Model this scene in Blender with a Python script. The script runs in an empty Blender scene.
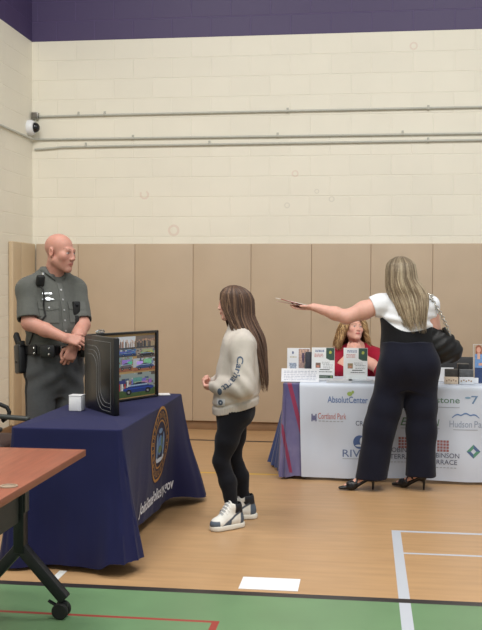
import bpy, bmesh, math, random
import numpy as np
from math import sin, cos, pi, radians, sqrt, atan, exp
from mathutils import Vector, Matrix
from mathutils.bvhtree import BVHTree
random.seed(7); RNG = np.random.default_rng(7)
scene = bpy.context.scene
COL = scene.collection

# ------------------------------------------------------------------ materials
def lin(c):
    return tuple(((v/12.92) if v <= 0.04045 else ((v+0.055)/1.055)**2.4) for v in [x/255.0 for x in c])
def new_mat(name):
    m = bpy.data.materials.new(name); m.use_nodes = True
    nt = m.node_tree; b = nt.nodes['Principled BSDF']
    return m, nt, b
def mat(name, c, rough=0.6, metal=0.0, var=0.06, scale=30, bump=0.0, bscale=None, spec=0.5, sheen=0.0, stretch=(1,1,1)):
    m, nt, b = new_mat(name)
    L = lin(c)
    tc = nt.nodes.new('ShaderNodeTexCoord'); mp = nt.nodes.new('ShaderNodeMapping'); mp.inputs['Scale'].default_value = stretch
    nt.links.new(tc.outputs['Object'], mp.inputs['Vector'])
    n = nt.nodes.new('ShaderNodeTexNoise'); n.inputs['Scale'].default_value = scale; n.inputs['Detail'].default_value = 4
    nt.links.new(mp.outputs[0], n.inputs['Vector'])
    r = nt.nodes.new('ShaderNodeValToRGB')
    r.color_ramp.elements[0].position = .3; r.color_ramp.elements[1].position = .7
    r.color_ramp.elements[0].color = tuple(v*(1-var) for v in L)+(1,)
    r.color_ramp.elements[1].color = tuple(min(1, v*(1+var)) for v in L)+(1,)
    nt.links.new(n.outputs['Fac'], r.inputs[0]); nt.links.new(r.outputs[0], b.inputs['Base Color'])
    b.inputs['Roughness'].default_value = rough; b.inputs['Metallic'].default_value = metal
    b.inputs['Specular IOR Level'].default_value = spec
    if sheen: b.inputs['Sheen Weight'].default_value = sheen
    if bump:
        n2 = nt.nodes.new('ShaderNodeTexNoise'); n2.inputs['Scale'].default_value = bscale or scale*4; n2.inputs['Detail'].default_value = 3
        nt.links.new(mp.outputs[0], n2.inputs['Vector'])
        bp = nt.nodes.new('ShaderNodeBump'); bp.inputs['Strength'].default_value = bump; bp.inputs['Distance'].default_value = .01
        nt.links.new(n2.outputs['Fac'], bp.inputs['Height']); nt.links.new(bp.outputs[0], b.inputs['Normal'])
    return m
def vmat(name, rough=0.55, spec=0.4, sss=0.0, sheen=0.0, var=.05, scale=60, bump=0.0):
    """material that takes its dye / pigment from the mesh's colour attribute"""
    m, nt, b = new_mat(name)
    a = nt.nodes.new('ShaderNodeVertexColor'); a.layer_name = 'Col'
    tc = nt.nodes.new('ShaderNodeTexCoord')
    n = nt.nodes.new('ShaderNodeTexNoise'); n.inputs['Scale'].default_value = scale
    nt.links.new(tc.outputs['Object'], n.inputs['Vector'])
    mr = nt.nodes.new('ShaderNodeMapRange'); mr.inputs[1].default_value = .3; mr.inputs[2].default_value = .7
    mr.inputs[3].default_value = 1-var; mr.inputs[4].default_value = 1+var
    nt.links.new(n.outputs['Fac'], mr.inputs[0])
    mx = nt.nodes.new('ShaderNodeVectorMath'); mx.operation = 'SCALE'
    nt.links.new(a.outputs['Color'], mx.inputs[0]); nt.links.new(mr.outputs[0], mx.inputs['Scale'])
    nt.links.new(mx.outputs[0], b.inputs['Base Color'])
    b.inputs['Roughness'].default_value = rough; b.inputs['Specular IOR Level'].default_value = spec
    if sss: b.inputs['Subsurface Weight'].default_value = sss; b.inputs['Subsurface Scale'].default_value = .006
    if sheen: b.inputs['Sheen Weight'].default_value = sheen
    if bump:
        n2 = nt.nodes.new('ShaderNodeTexNoise'); n2.inputs['Scale'].default_value = 350
        nt.links.new(tc.outputs['Object'], n2.inputs['Vector'])
        bp = nt.nodes.new('ShaderNodeBump'); bp.inputs['Strength'].default_value = bump; bp.inputs['Distance'].default_value = .004
        nt.links.new(n2.outputs['Fac'], bp.inputs['Height']); nt.links.new(bp.outputs[0], b.inputs['Normal'])
    return m

# ------------------------------------------------------------------ objects
def link(name, me, m=None, parent=None):
    o = bpy.data.objects.new(name, me); COL.objects.link(o)
    if m is not None:
        for mm in (m if isinstance(m, (list, tuple)) else [m]): me.materials.append(mm)
    if parent is not None: o.parent = parent
    return o
def tag(o, label, cat, group=None):
    o['label'] = label; o['category'] = cat
    if group: o['group'] = group
    return o
def thing(name, label, cat, loc=(0,0,0), rz=0.0, group=None):
    o = bpy.data.objects.new(name, None); COL.objects.link(o); o.empty_display_size = .1
    o.location = loc; o.rotation_euler = (0,0,rz)
    return tag(o, label, cat, group)
def struct(o):
    o['kind'] = 'structure'; return o

class MB:
    def __init__(s): s.v = []; s.f = []; s.c = []; s.mi = []; s.cur = 0
    def add(s, vs, fs, col=None):
        n = len(s.v); s.v += [tuple(map(float, p)) for p in vs]; s.f += [tuple(i+n for i in f) for f in fs]
        s.c += [col]*len(vs); s.mi += [s.cur]*len(fs); return s
    def box(s, c, size, R=None, bev=0.0, seg=2):
        bm = bmesh.new(); bmesh.ops.create_cube(bm, size=1)
        bmesh.ops.scale(bm, vec=size, verts=bm.verts)
        if bev: bmesh.ops.bevel(bm, geom=list(bm.edges), offset=min(bev, min(size)*.45), segments=seg, affect='EDGES', profile=.5)
        bm.verts.ensure_lookup_table()
        c = Vector(c); vs = [(R @ v.co if R is not None else v.co)+c for v in bm.verts]
        fs = [[v.index for v in f.verts] for f in bm.faces]; bm.free()
        return s.add(vs, fs)
    def tube(s, path, r, n=10, caps=True, flat=None):
        P = [Vector(p) for p in path]; vs = []; fs = []
        rs = r if isinstance(r, (list, tuple)) else [r]*len(P)
        up = None
        for i, p in enumerate(P):
            d = (P[min(i+1, len(P)-1)]-P[max(i-1, 0)]).normalized()
            if up is None:
                up = Vector((0,0,1)) if abs(d.z) < .9 else Vector((1,0,0))
            a = d.cross(up).normalized(); b = a.cross(d).normalized(); up = b
            for k in range(n):
                t = 2*pi*k/n; fl = flat or 1
                vs.append(p+(a*cos(t)+b*sin(t)*fl)*rs[i])
        for i in range(len(P)-1):
            for k in range(n):
                fs.append((i*n+k, i*n+(k+1) % n, (i+1)*n+(k+1) % n, (i+1)*n+k))
        if caps:
            fs.append(tuple(range(n))[::-1]); fs.append(tuple((len(P)-1)*n+k for k in range(n)))
        return s.add(vs, fs)
    def lathe(s, prof, c=(0,0,0), R=None, n=24):
        vs = []; fs = []; c = Vector(c)
        for r, z in prof:
            for k in range(n):
                v = Vector((r*cos(2*pi*k/n), r*sin(2*pi*k/n), z)); vs.append((R @ v if R is not None else v)+c)
        for i in range(len(prof)-1):
            for k in range(n): fs.append((i*n+k, i*n+(k+1) % n, (i+1)*n+(k+1) % n, (i+1)*n+k))
        fs.append(tuple(range(n))[::-1]); fs.append(tuple((len(prof)-1)*n+k for k in range(n)))
        return s.add(vs, fs)
    def ball(s, c, r, n=12):
        r = r if isinstance(r, (tuple, list)) else (r, r, r)
        bm = bmesh.new(); bmesh.ops.create_uvsphere(bm, u_segments=n, v_segments=max(6, n//2+2), radius=1)
        bm.verts.ensure_lookup_table()
        vs = [(c[0]+v.co.x*r[0], c[1]+v.co.y*r[1], c[2]+v.co.z*r[2]) for v in bm.verts]
        fs = [[v.index for v in f.verts] for f in bm.faces]; bm.free(); return s.add(vs, fs)
    def build(s, name, m, parent=None, smooth=True, ang=35):
        me = bpy.data.meshes.new(name); me.from_pydata(s.v, [], s.f); me.update()
        if any(c is not None for c in s.c): set_col(me, np.array([c or (1,1,1) for c in s.c]))
        o = link(name, me, m, parent)
        me.polygons.foreach_set('material_index', s.mi)
        if smooth: smooth_by_angle(me, ang)
        return o
def smooth_by_angle(me, ang):
    me.polygons.foreach_set('use_smooth', [True]*len(me.polygons))
    try: me.set_sharp_from_angle(angle=radians(ang))
    except Exception: pass
def set_col(me, c):
    a = me.color_attributes.new('Col', 'FLOAT_COLOR', 'POINT')
    d = np.ones((len(me.vertices), 4), np.float32); d[:, :3] = c
    a.data.foreach_set('color', d.ravel())
def RZ(a): return Matrix.Rotation(a, 3, 'Z')
def RX(a): return Matrix.Rotation(a, 3, 'X')
def RY(a): return Matrix.Rotation(a, 3, 'Y')

# ------------------------------------------------------------------ implicit-surface modelling (bodies, garments)
class Vol:
    def __init__(s, lo, hi, h):
        s.lo = np.array(lo, float); s.h = h
        s.n = np.ceil((np.array(hi)-s.lo)/h).astype(int)+1
        s.D = np.full(s.n, .06, np.float32)
        s.ax = [(s.lo[i]+h*np.arange(s.n[i])).astype(np.float32) for i in range(3)]
    def reg(s, lo, hi):
        a = np.maximum(0, np.floor((np.array(lo)-s.lo)/s.h).astype(int)); b = np.minimum(s.n, np.ceil((np.array(hi)-s.lo)/s.h).astype(int)+1)
        sl = tuple(slice(int(p), int(max(p, q))) for p, q in zip(a, b))
        X = s.ax[0][sl[0]][:, None, None]; Y = s.ax[1][sl[1]][None, :, None]; Z = s.ax[2][sl[2]][None, None, :]
        return sl, X, Y, Z
    def put(s, sl, d, k, op='add'):
        A = s.D[sl]
        if A.size == 0: return
        if op == 'sub':
            d = -d
            if k > 0:
                h = np.clip(.5-.5*(A-d)/k, 0, 1); s.D[sl] = A*(1-h)+d*h+k*h*(1-h)
            else: s.D[sl] = np.maximum(A, d)
        else:
            if k > 0:
                h = np.clip(.5+.5*(A-d)/k, 0, 1); s.D[sl] = A*(1-h)+d*h-k*h*(1-h)
            else: s.D[sl] = np.minimum(A, d)
    def cone(s, a, b, ra, rb, k=.02, sq=None, op='add'):
        a = np.array(a, float); b = np.array(b, float); pad = k+4*s.h
        r = max(ra, rb)
        sl, X, Y, Z = s.reg(np.minimum(a, b)-r-pad, np.maximum(a, b)+r+pad)
        ab = b-a; L2 = float(ab@ab)+1e-12
        x, y, z = X-a[0], Y-a[1], Z-a[2]
        t = np.clip((x*ab[0]+y*ab[1]+z*ab[2])/L2, 0, 1)
        x = x-t*ab[0]; y = y-t*ab[1]; z = z-t*ab[2]
        q = x*x+y*y+z*z
        if sq is not None:
            u, f = np.array(sq[0], float), sq[1]; u = u/np.linalg.norm(u)
            du = x*u[0]+y*u[1]+z*u[2]; q = q+du*du*(f*f-1)
        s.put(sl, np.sqrt(q)-(ra+t*(rb-ra)), k, op); return s
    def chain(s, pts, rs, k=.02, sq=None):
        for i in range(len(pts)-1): s.cone(pts[i], pts[i+1], rs[i], rs[i+1], k, sq)
        return s
    def ell(s, c, r, R=None, k=.02, op='add'):
        c = np.array(c, float); r = np.array(r, float); m = r.max()+k+4*s.h
        sl, X, Y, Z = s.reg(c-m, c+m)
        x, y, z = X-c[0], Y-c[1], Z-c[2]
        if R is not None:
            R = np.array(R); x, y, z = (R[0,0]*x+R[1,0]*y+R[2,0]*z, R[0,1]*x+R[1,1]*y+R[2,1]*z, R[0,2]*x+R[1,2]*y+R[2,2]*z)
        k0 = np.sqrt((x/r[0])**2+(y/r[1])**2+(z/r[2])**2); k1 = np.sqrt((x/r[0]**2)**2+(y/r[1]**2)**2+(z/r[2]**2)**2)+1e-9
        s.put(sl, k0*(k0-1)/k1, k, op); return s
    def stack(s, secs, ctr=(0,0), yaw=0.0, k=.02, n=2.2, off=0.0, zr=None, op='add'):
        """secs: (z, right offset, forward offset, rx, ry); yaw turns the (x, y) section axes"""
        S = np.array(sorted(secs), float); z0, z1 = (S[0,0], S[-1,0]) if zr is None else zr
        m = S[:, 3:5].max()+abs(S[:, 1:3]).max()+off+k+.04
        sl, X, Y, Z = s.reg((ctr[0]-m, ctr[1]-m, z0-k-.04), (ctr[0]+m, ctr[1]+m, z1+k+.04))
        zz = Z.ravel(); 
        if zz.size == 0: return s
        def I(j):
            v = np.interp(zz, S[:,0], S[:,j])
            w = np.interp(zz-.025, S[:,0], S[:,j]); u = np.interp(zz+.025, S[:,0], S[:,j])
            return ((v+w+u)/3)[None, None, :].astype(np.float32)
        cx, cy, rx, ry = I(1), I(2), I(3)+off, I(4)+off
        x = X-ctr[0]; y = Y-ctr[1]; c, q = cos(yaw), sin(yaw)
        u = x*c+y*q-cx; v = -x*q+y*c-cy
        g = (np.abs(u/rx)**n+np.abs(v/ry)**n)**(1/n)
        d = (g-1)*np.minimum(rx, ry)
        d = np.maximum(d, np.maximum(z0-Z, Z-z1))
        s.put(sl, d.astype(np.float32), k, op); return s
    def box(s, c, size, R=None, rnd=.005, k=.0, op='add'):
        c = np.array(c, float); hs = np.array(size, float)/2-rnd; m = np.linalg.norm(hs)+rnd+k+4*s.h
        sl, X, Y, Z = s.reg(c-m, c+m); x, y, z = X-c[0], Y-c[1], Z-c[2]
        if R is not None:
            R = np.array(R); x, y, z = (R[0,0]*x+R[1,0]*y+R[2,0]*z, R[0,1]*x+R[1,1]*y+R[2,1]*z, R[0,2]*x+R[1,2]*y+R[2,2]*z)
        qx, qy, qz = np.abs(x)-hs[0], np.abs(y)-hs[1], np.abs(z)-hs[2]
        d = np.sqrt(np.maximum(qx,0)**2+np.maximum(qy,0)**2+np.maximum(qz,0)**2)+np.minimum(np.maximum(qx, np.maximum(qy, qz)), 0)-rnd
        s.put(sl, d.astype(np.float32), k, op); return s
    def clip(s, fn):
        X = s.ax[0][:, None, None]; Y = s.ax[1][None, :, None]; Z = s.ax[2][None, None, :]
        s.D = np.maximum(s.D, fn(X, Y, Z).astype(np.float32)); return s
    def disp(s, fn):
        idx = np.nonzero(np.abs(s.D) < .035)
        p = np.stack([s.ax[i][idx[i]] for i in range(3)], 1)
        s.D[idx] += fn(p).astype(np.float32); return s
    def mesh(s):
        D = s.D; D[0] = D[-1] = .05; D[:, 0] = D[:, -1] = .05; D[:, :, 0] = D[:, :, -1] = .05
        I = D < 0; n = D.shape
        cnt = np.zeros(tuple(np.array(n)-1), np.int8)
        offs = [(i, j, k) for i in (0,1) for j in (0,1) for k in (0,1)]
        for o in offs: cnt += I[o[0]:n[0]-1+o[0], o[1]:n[1]-1+o[1], o[2]:n[2]-1+o[2]]
        cells = np.argwhere((cnt > 0) & (cnt < 8)); N = len(cells)
        idm = np.full(cnt.shape, -1, np.int32); idm[tuple(cells.T)] = np.arange(N)
        val = {o: D[cells[:,0]+o[0], cells[:,1]+o[1], cells[:,2]+o[2]] for o in offs}
        acc = np.zeros((N, 3)); m = np.zeros(N)
        for o in offs:
            for ax in range(3):
                if o[ax] == 0:
                    q = list(o); q[ax] = 1; q = tuple(q)
                    a, b = val[o], val[q]; x = (a < 0) != (b < 0)
                    t = np.where(x, a/(a-b+1e-20), 0)
                    e = np.tile(np.array(o, float), (N, 1)); e[:, ax] = t
                    acc[x] += e[x]; m += x
        P = (cells+acc/np.maximum(m, 1)[:, None])*s.h+s.lo
        F = []
        for ax in range(3):
            a = [slice(None)]*3; b = [slice(None)]*3; a[ax] = slice(0, -1); b[ax] = slice(1, None)
            A = I[tuple(a)]; B = I[tuple(b)]
            e = np.argwhere(A != B)
            u, v = (ax+1) % 3, (ax+2) % 3
            du = np.zeros(3, int); du[u] = 1; dv = np.zeros(3, int); dv[v] = 1
            q = [idm[tuple((e-du-dv).T)], idm[tuple((e-dv).T)], idm[tuple(e.T)], idm[tuple((e-du).T)]]
            f = np.stack(q, 1); fl = ~A[tuple(e.T)]
            f[fl] = f[fl][:, ::-1]; F.append(f)
        return P, np.concatenate(F)
    def build(s, name, m, parent=None, col=None, smooth_it=1):
        P, F = s.mesh()
        if smooth_it:
            e = np.concatenate([F[:, [0,1]], F[:, [1,2]], F[:, [2,3]], F[:, [3,0]]])
            for _ in range(smooth_it):
                S = np.zeros_like(P); c = np.zeros(len(P))
                np.add.at(S, e[:,0], P[e[:,1]]); np.add.at(S, e[:,1], P[e[:,0]])
                np.add.at(c, e[:,0], 1); np.add.at(c, e[:,1], 1)
                P = .5*P+.5*S/np.maximum(c, 1)[:, None]
        me = bpy.data.meshes.new(name)
        me.vertices.add(len(P)); me.vertices.foreach_set('co', P.astype(np.float32).ravel())
        me.loops.add(F.size); me.loops.foreach_set('vertex_index', F.astype(np.int32).ravel())
        me.polygons.add(len(F)); me.polygons.foreach_set('loop_start', np.arange(0, F.size, 4, dtype=np.int32))
        me.update(calc_edges=True); me.validate()
        me.polygons.foreach_set('use_smooth', np.ones(len(me.polygons), bool))
        if col is not None:
            c = col(P) if callable(col) else np.tile(np.array(lin(col)), (len(P), 1))
            set_col(me, c)
        o = link(name, me, m, parent); o.data['_n'] = 1; del o.data['_n']
        BV[o.name] = (P, F)
        return o
BV = {}
def bvh(o):
    if o.name in BV:
        P, F = BV[o.name]; return BVHTree.FromPolygons([tuple(p) for p in P], [tuple(f) for f in F.tolist()])
    return BVHTree.FromPolygons([v.co for v in o.data.vertices], [tuple(p.vertices) for p in o.data.polygons])
def folds(seed, n=6, lo=20, hi=60, dirw=(1,1,1)):
    g = np.random.default_rng(seed); K = g.normal(size=(n,3))*np.array(dirw); K /= np.linalg.norm(K, axis=1)[:, None]
    K *= g.uniform(lo, hi, n)[:, None]; ph = g.uniform(0, 6.28, n)
    def f(p):
        w = p+.012*np.sin(p[:, [1,2,0]]*23+1.3)
        return np.sin(w@K.T+ph).sum(1)*(.75/sqrt(n))
    return f
def near(P, c, r, soft=.5):
    d = np.linalg.norm((P-np.array(c)), axis=1)/r
    return np.clip((1-d)/soft, 0, 1)[:, None]
def seg_near(P, a, b, r, soft=.5):
    a = np.array(a); b = np.array(b); ab = b-a; t = np.clip(((P-a)@ab)/(ab@ab), 0, 1)
    d = np.linalg.norm(P-a-t[:, None]*ab, axis=1)/r
    return np.clip((1-d)/soft, 0, 1)[:, None]

# ------------------------------------------------------------------ flat prints that follow a surface
def text_geo(txt, size=1.0, spacing=1.0, bold=0.0, shear=0.0):
    cu = bpy.data.curves.new('t', 'FONT'); cu.body = txt; cu.size = size; cu.space_character = spacing; cu.offset = bold; cu.shear = shear
    cu.resolution_u = 3; cu.align_x = 'LEFT'
    o = bpy.data.objects.new('t', cu); COL.objects.link(o)
    dg = bpy.context.evaluated_depsgraph_get(); me = o.evaluated_get(dg).to_mesh()
    v = [(p.co.x, p.co.y) for p in me.vertices]; f = [tuple(p.vertices) for p in me.polygons]
    o.evaluated_get(dg).to_mesh_clear(); bpy.data.objects.remove(o); bpy.data.curves.remove(cu)
    return v, f
def fit(v, x0, y0, w=None, h=None):
    xs = [p[0] for p in v]; ys = [p[1] for p in v]; W = max(xs)-min(xs); H = max(ys)-min(ys)
    sx = (w/W) if w else None; sy = (h/H) if h else None
    sx = sx or sy; sy = sy or sx
    return [((p[0]-min(xs))*sx+x0, (p[1]-min(ys))*sy+y0) for p in v]
def decal(name, v, f, m, parent, tree, org, ex, ey, dr, off=.002, fallback=0.0, back=.5, thick=0.0):
    """2-D geometry laid on a surface: each point is cast along dr from org+ex*u+ey*w onto the tree"""
    org, ex, ey, dr = Vector(org), Vector(ex), Vector(ey), Vector(dr).normalized()
    vs = []; last = fallback
    for u, w in v:
        p = org+ex*u+ey*w-dr*back
        loc, nrm, i, d = tree.ray_cast(p, dr, 2.0)
        if loc is None: loc = p+dr*(back+last)
        else: last = (loc-p).dot(dr)-back
        vs.append(loc-dr*off)
    if thick:
        n = len(vs); back_v = [p+dr*thick for p in vs]
        ed = {}
        for q in f:
            for a, b in zip(q, q[1:]+q[:1]): ed[(a, b)] = 1
        ff = list(f)+[tuple(i+n for i in q[::-1]) for q in f]+[(a, b, b+n, a+n) for (a, b) in ed if (b, a) not in ed]
        vs += back_v; f = ff
    me = bpy.data.meshes.new(name); me.from_pydata(vs, [], [tuple(q) for q in f]); me.update()
    return link(name, me, m, parent)
def grid2(x0, x1, y0, y1, nx, ny):
    v = [(x0+(x1-x0)*i/nx, y0+(y1-y0)*j/ny) for j in range(ny+1) for i in range(nx+1)]
    f = [(j*(nx+1)+i, j*(nx+1)+i+1, (j+1)*(nx+1)+i+1, (j+1)*(nx+1)+i) for j in range(ny) for i in range(nx)]
    return v, f
def disc2(cx, cy, rx, ry, n=28, r0=0.0, rings=3):
    v = []; f = []
    for j in range(rings+1):
        q = r0+(1-r0)*j/rings
        for k in range(n): v.append((cx+rx*q*cos(2*pi*k/n), cy+ry*q*sin(2*pi*k/n)))
    for j in range(rings):
        for k in range(n): f.append((j*n+k, (j+1)*n+k, (j+1)*n+(k+1) % n, j*n+(k+1) % n))
    return v, f
def merge2(*gs):
    V = []; F = []
    for v, f in gs:
        n = len(V); V += list(v); F += [tuple(i+n for i in q) for q in f]
    return V, F
class Paint:
    """a printed picture: a fine grid of coloured cells"""
    def __init__(s, nx, ny, bg):
        s.nx, s.ny = nx, ny; s.A = np.tile(np.array(lin(bg)), (ny, nx, 1))
        s.X = (np.arange(nx)+.5)[None, :]/nx+np.zeros((ny, 1)); s.Y = (np.arange(ny)+.5)[:, None]/ny+np.zeros((1, nx))
    def rect(s, x0, y0, x1, y1, c, noise=0.0):
        m = (s.X >= x0) & (s.X < x1) & (s.Y >= y0) & (s.Y < y1); s._p(m, c, noise); return s
    def ell(s, cx, cy, rx, ry, c, noise=0.0):
        m = ((s.X-cx)/rx)**2+((s.Y-cy)/ry)**2 < 1; s._p(m, c, noise); return s
    def poly(s, fn, c, noise=0.0): s._p(fn(s.X, s.Y), c, noise); return s
    def _p(s, m, c, noise):
        L = np.array(lin(c)); k = m.sum()
        s.A[m] = np.clip(L*(1+noise*RNG.normal(size=(k,1))), 0, 1)
    def lines(s, x0, x1, y0, y1, n, c, seed=0):
        g = random.Random(seed)
        for i in range(n):
            y = y0+(y1-y0)*(i+.5)/n; x = x0
            while x < x1:
                w = g.uniform(.03, .09); s.rect(x, y-.3*(y1-y0)/n, min(x1, x+w), y+.2*(y1-y0)/n, c); x += w+.02
        return s
    def build(s, name, w, h, m, parent, M):
        """M: 4x4 placing x right, y up (z towards the viewer), origin at the lower-left corner"""
        v, f = grid2(0, w, 0, h, s.nx, s.ny)
        me = bpy.data.meshes.new(name); me.from_pydata([M @ Vector((a, b, 0)) for a, b in v], [], f); me.update()
        ca = me.color_attributes.new('Col', 'FLOAT_COLOR', 'CORNER')
        c = np.ones((s.nx*s.ny, 4, 4), np.float32); c[:, :, :3] = s.A.reshape(-1, 1, 3)
        ca.data.foreach_set('color', c.ravel())
        return link(name, me, m, parent)
def face_matrix(p0, ex, ey):
    ex = Vector(ex).normalized(); ey = Vector(ey).normalized(); ez = ex.cross(ey).normalized()
    M = Matrix.Identity(4)
    for i in range(3): M[i][0] = ex[i]; M[i][1] = ey[i]; M[i][2] = ez[i]; M[i][3] = p0[i]
    return M
# ================================================================== the hall
CREAM = (235,229,213); PURPLE = (72,59,98)
YB, XL, BAND = 9.75, -3.48, 4.017
class NT:
    def __init__(s, nt): s.nt = nt
    def m(s, op, a, b=None, c=None):
        n = s.nt.nodes.new('ShaderNodeMath'); n.operation = op
        for i, x in enumerate((a, b, c)):
            if x is None: continue
            if isinstance(x, (int, float)): n.inputs[i].default_value = x
            else: s.nt.links.new(x, n.inputs[i])
        return n.outputs[0]
    def band(s, v, lo, hi): return s.m('MULTIPLY', s.m('GREATER_THAN', v, lo), s.m('LESS_THAN', v, hi))
    def rect(s, x, y, r): return s.m('MULTIPLY', s.band(x, r[0], r[1]), s.band(y, r[2], r[3]))
    def mix(s, f, a, b):
        n = s.nt.nodes.new('ShaderNodeMix'); n.data_type = 'RGBA'
        for i, x in ((0, f), (6, a), (7, b)):
            if isinstance(x, tuple): n.inputs[i].default_value = x
            elif isinstance(x, (int, float)): n.inputs[i].default_value = x
            else: s.nt.links.new(x, n.inputs[i])
        return n.outputs[2]
def block_wall(name, axis, marks=()):
    m, nt, b = new_mat(name); N = NT(nt)
    g = nt.nodes.new('ShaderNodeNewGeometry'); sp = nt.nodes.new('ShaderNodeSeparateXYZ'); nt.links.new(g.outputs['Position'], sp.inputs[0])
    u = sp.outputs[axis]; z = sp.outputs['Z']
    cb = nt.nodes.new('ShaderNodeCombineXYZ'); nt.links.new(N.m('ADD', u, 20.08), cb.inputs[0]); nt.links.new(N.m('ADD', z, -BAND+.2032*40), cb.inputs[1])
    br = nt.nodes.new('ShaderNodeTexBrick'); nt.links.new(cb.outputs[0], br.inputs['Vector'])
    br.inputs['Scale'].default_value = 1; br.inputs['Brick Width'].default_value = .4064; br.inputs['Row Height'].default_value = .2032
    br.inputs['Mortar Size'].default_value = .006; br.inputs['Mortar Smooth'].default_value = .35; br.offset = .5
    C = lin(CREAM); P = lin(PURPLE)
    br.inputs['Color1'].default_value = tuple(v*.985 for v in C)+(1,); br.inputs['Color2'].default_value = tuple(v*1.015 for v in C)+(1,)
    br.inputs['Mortar'].default_value = tuple(min(1, v*1.03) for v in C)+(1,)
    ns = nt.nodes.new('ShaderNodeTexNoise'); ns.inputs['Scale'].default_value = 1.7; ns.inputs['Detail'].default_value = 6; nt.links.new(g.outputs['Position'], ns.inputs['Vector'])
    dirt = N.m('MULTIPLY_ADD', ns.outputs['Fac'], .12, .94)
    sc = nt.nodes.new('ShaderNodeVectorMath'); sc.operation = 'SCALE'; nt.links.new(br.outputs['Color'], sc.inputs[0]); nt.links.new(dirt, sc.inputs['Scale'])
    col = sc.outputs[0]
    for (cx, cz, r, c) in marks:                      # rubbed ball marks on the paint
        dx = N.m('SUBTRACT', u, cx); dz = N.m('SUBTRACT', z, cz)
        d = N.m('SQRT', N.m('ADD', N.m('MULTIPLY', dx, dx), N.m('MULTIPLY', dz, dz)))
        ring = N.m('MULTIPLY', N.band(d, r*.6, r), N.m('GREATER_THAN', ns.outputs['Fac'], .42))
        col = N.mix(N.m('MULTIPLY', ring, .2), col, lin(c)+(1,))
    pm = N.mix(br.outputs['Fac'], P+(1,), tuple(v*1.25 for v in P)+(1,))
    band = N.m('GREATER_THAN', z, BAND)
    nt.links.new(N.mix(band, col, pm), b.inputs['Base Color'])
    b.inputs['Roughness'].default_value = .5
    n2 = nt.nodes.new('ShaderNodeTexNoise'); n2.inputs['Scale'].default_value = 90; nt.links.new(g.outputs['Position'], n2.inputs['Vector'])
    hgt = N.m('SUBTRACT', N.m('MULTIPLY', n2.outputs['Fac'], .12), br.outputs['Fac'])
    bp = nt.nodes.new('ShaderNodeBump'); bp.inputs['Strength'].default_value = .55; bp.inputs['Distance'].default_value = .006
    nt.links.new(hgt, bp.inputs['Height']); nt.links.new(bp.outputs[0], b.inputs['Normal'])
    return m
PINK = (196,120,110); GREY = (150,145,138)
mb_wall = block_wall('painted_block_back', 'X', [(-2.28,2.42,.05,PINK),(-1.97,2.05,.06,PINK),(-.72,2.62,.035,PINK),(-.35,2.36,.03,GREY),(.45,3.87,.04,PINK),(-.8,2.3,.03,GREY),(-.5,2.44,.025,GREY)])
ml_wall = block_wall('painted_block_left', 'Y')
struct(MB().box((0.26, YB+.1, 3.3), (7.7, .2, 6.6)).build('wall_back', mb_wall))
struct(MB().box((XL-.1, 4.2, 3.3), (.2, 11.1, 6.6)).build('wall_left', ml_wall))
struct(MB().box((.26, 4.2, 6.65), (7.7, 11.3, .1)).build('ceiling', mat('ceiling_white', (235,235,232), .9)))

def floor_mat():
    m, nt, b = new_mat('gym_floor'); N = NT(nt)
    g = nt.nodes.new('ShaderNodeNewGeometry'); sp = nt.nodes.new('ShaderNodeSeparateXYZ'); nt.links.new(g.outputs['Position'], sp.inputs[0])
    x, y = sp.outputs['X'], sp.outputs['Y']
    mp = nt.nodes.new('ShaderNodeMapping'); mp.inputs['Scale'].default_value = (1.2, 9, 1); nt.links.new(g.outputs['Position'], mp.inputs['Vector'])
    n = nt.nodes.new('ShaderNodeTexNoise'); n.inputs['Scale'].default_value = 2.2; n.inputs['Detail'].default_value = 6; nt.links.new(mp.outputs[0], n.inputs['Vector'])
    T = lin((181,144,104))
    r = nt.nodes.new('ShaderNodeValToRGB'); r.color_ramp.elements[0].position = .3; r.color_ramp.elements[1].position = .72
    r.color_ramp.elements[0].color = tuple(v*.9 for v in T)+(1,); r.color_ramp.elements[1].color = tuple(v*1.08 for v in T)+(1,)
    nt.links.new(n.outputs['Fac'], r.inputs[0]); col = r.outputs[0]
    n3 = nt.nodes.new('ShaderNodeTexNoise'); n3.inputs['Scale'].default_value = 3.; n3.inputs['Detail'].default_value = 5; nt.links.new(g.outputs['Position'], n3.inputs['Vector'])
    G = lin((104,136,98)); 
    gr = nt.nodes.new('ShaderNodeValToRGB'); gr.color_ramp.elements[0].position = .3; gr.color_ramp.elements[1].position = .7
    gr.color_ramp.elements[0].color = tuple(v*.92 for v in G)+(1,); gr.color_ramp.elements[1].color = tuple(v*1.08 for v in G)+(1,)
    nt.links.new(n3.outputs['Fac'], gr.inputs[0])
    col = N.mix(N.m('LESS_THAN', y, 4.58), col, gr.outputs[0])
    W = 1e3
    def line(col, rc, c): return N.mix(N.rect(x, y, rc), col, lin(c)+(1,))
    col = line(col, (-W, W, 7.47, 7.515), (206,164,52))
    col = line(col, (-W, W, 9.02, 9.09), (48,38,34))
    col = line(col, (-W, -.635, 4.155, 4.179), (152,62,54))
    col = line(col, (-.665, -.632, 3.0, 4.179), (152,62,54))
    PALE = (186,190,198)
    col = line(col, (.168, W, 5.858, 5.895), PALE); col = line(col, (.2, W, 5.382, 5.41), PALE)
    col = line(col, (.168, .222, 2.5, 5.895), PALE)
    col = line(col, (-W, W, 4.545, 4.605), (47,42,42))
    # faint curved scrapes in the finish
    nt.links.new(col, b.inputs['Base Color'])
    rr = N.m('MULTIPLY_ADD', n3.outputs['Fac'], .16, .3); nt.links.new(rr, b.inputs['Roughness'])
    b.inputs['Specular IOR Level'].default_value = .45
    return m
struct(MB().box((.26, 4.2, -.05), (7.7, 11.3, .1)).build('floor', floor_mat()))

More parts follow.
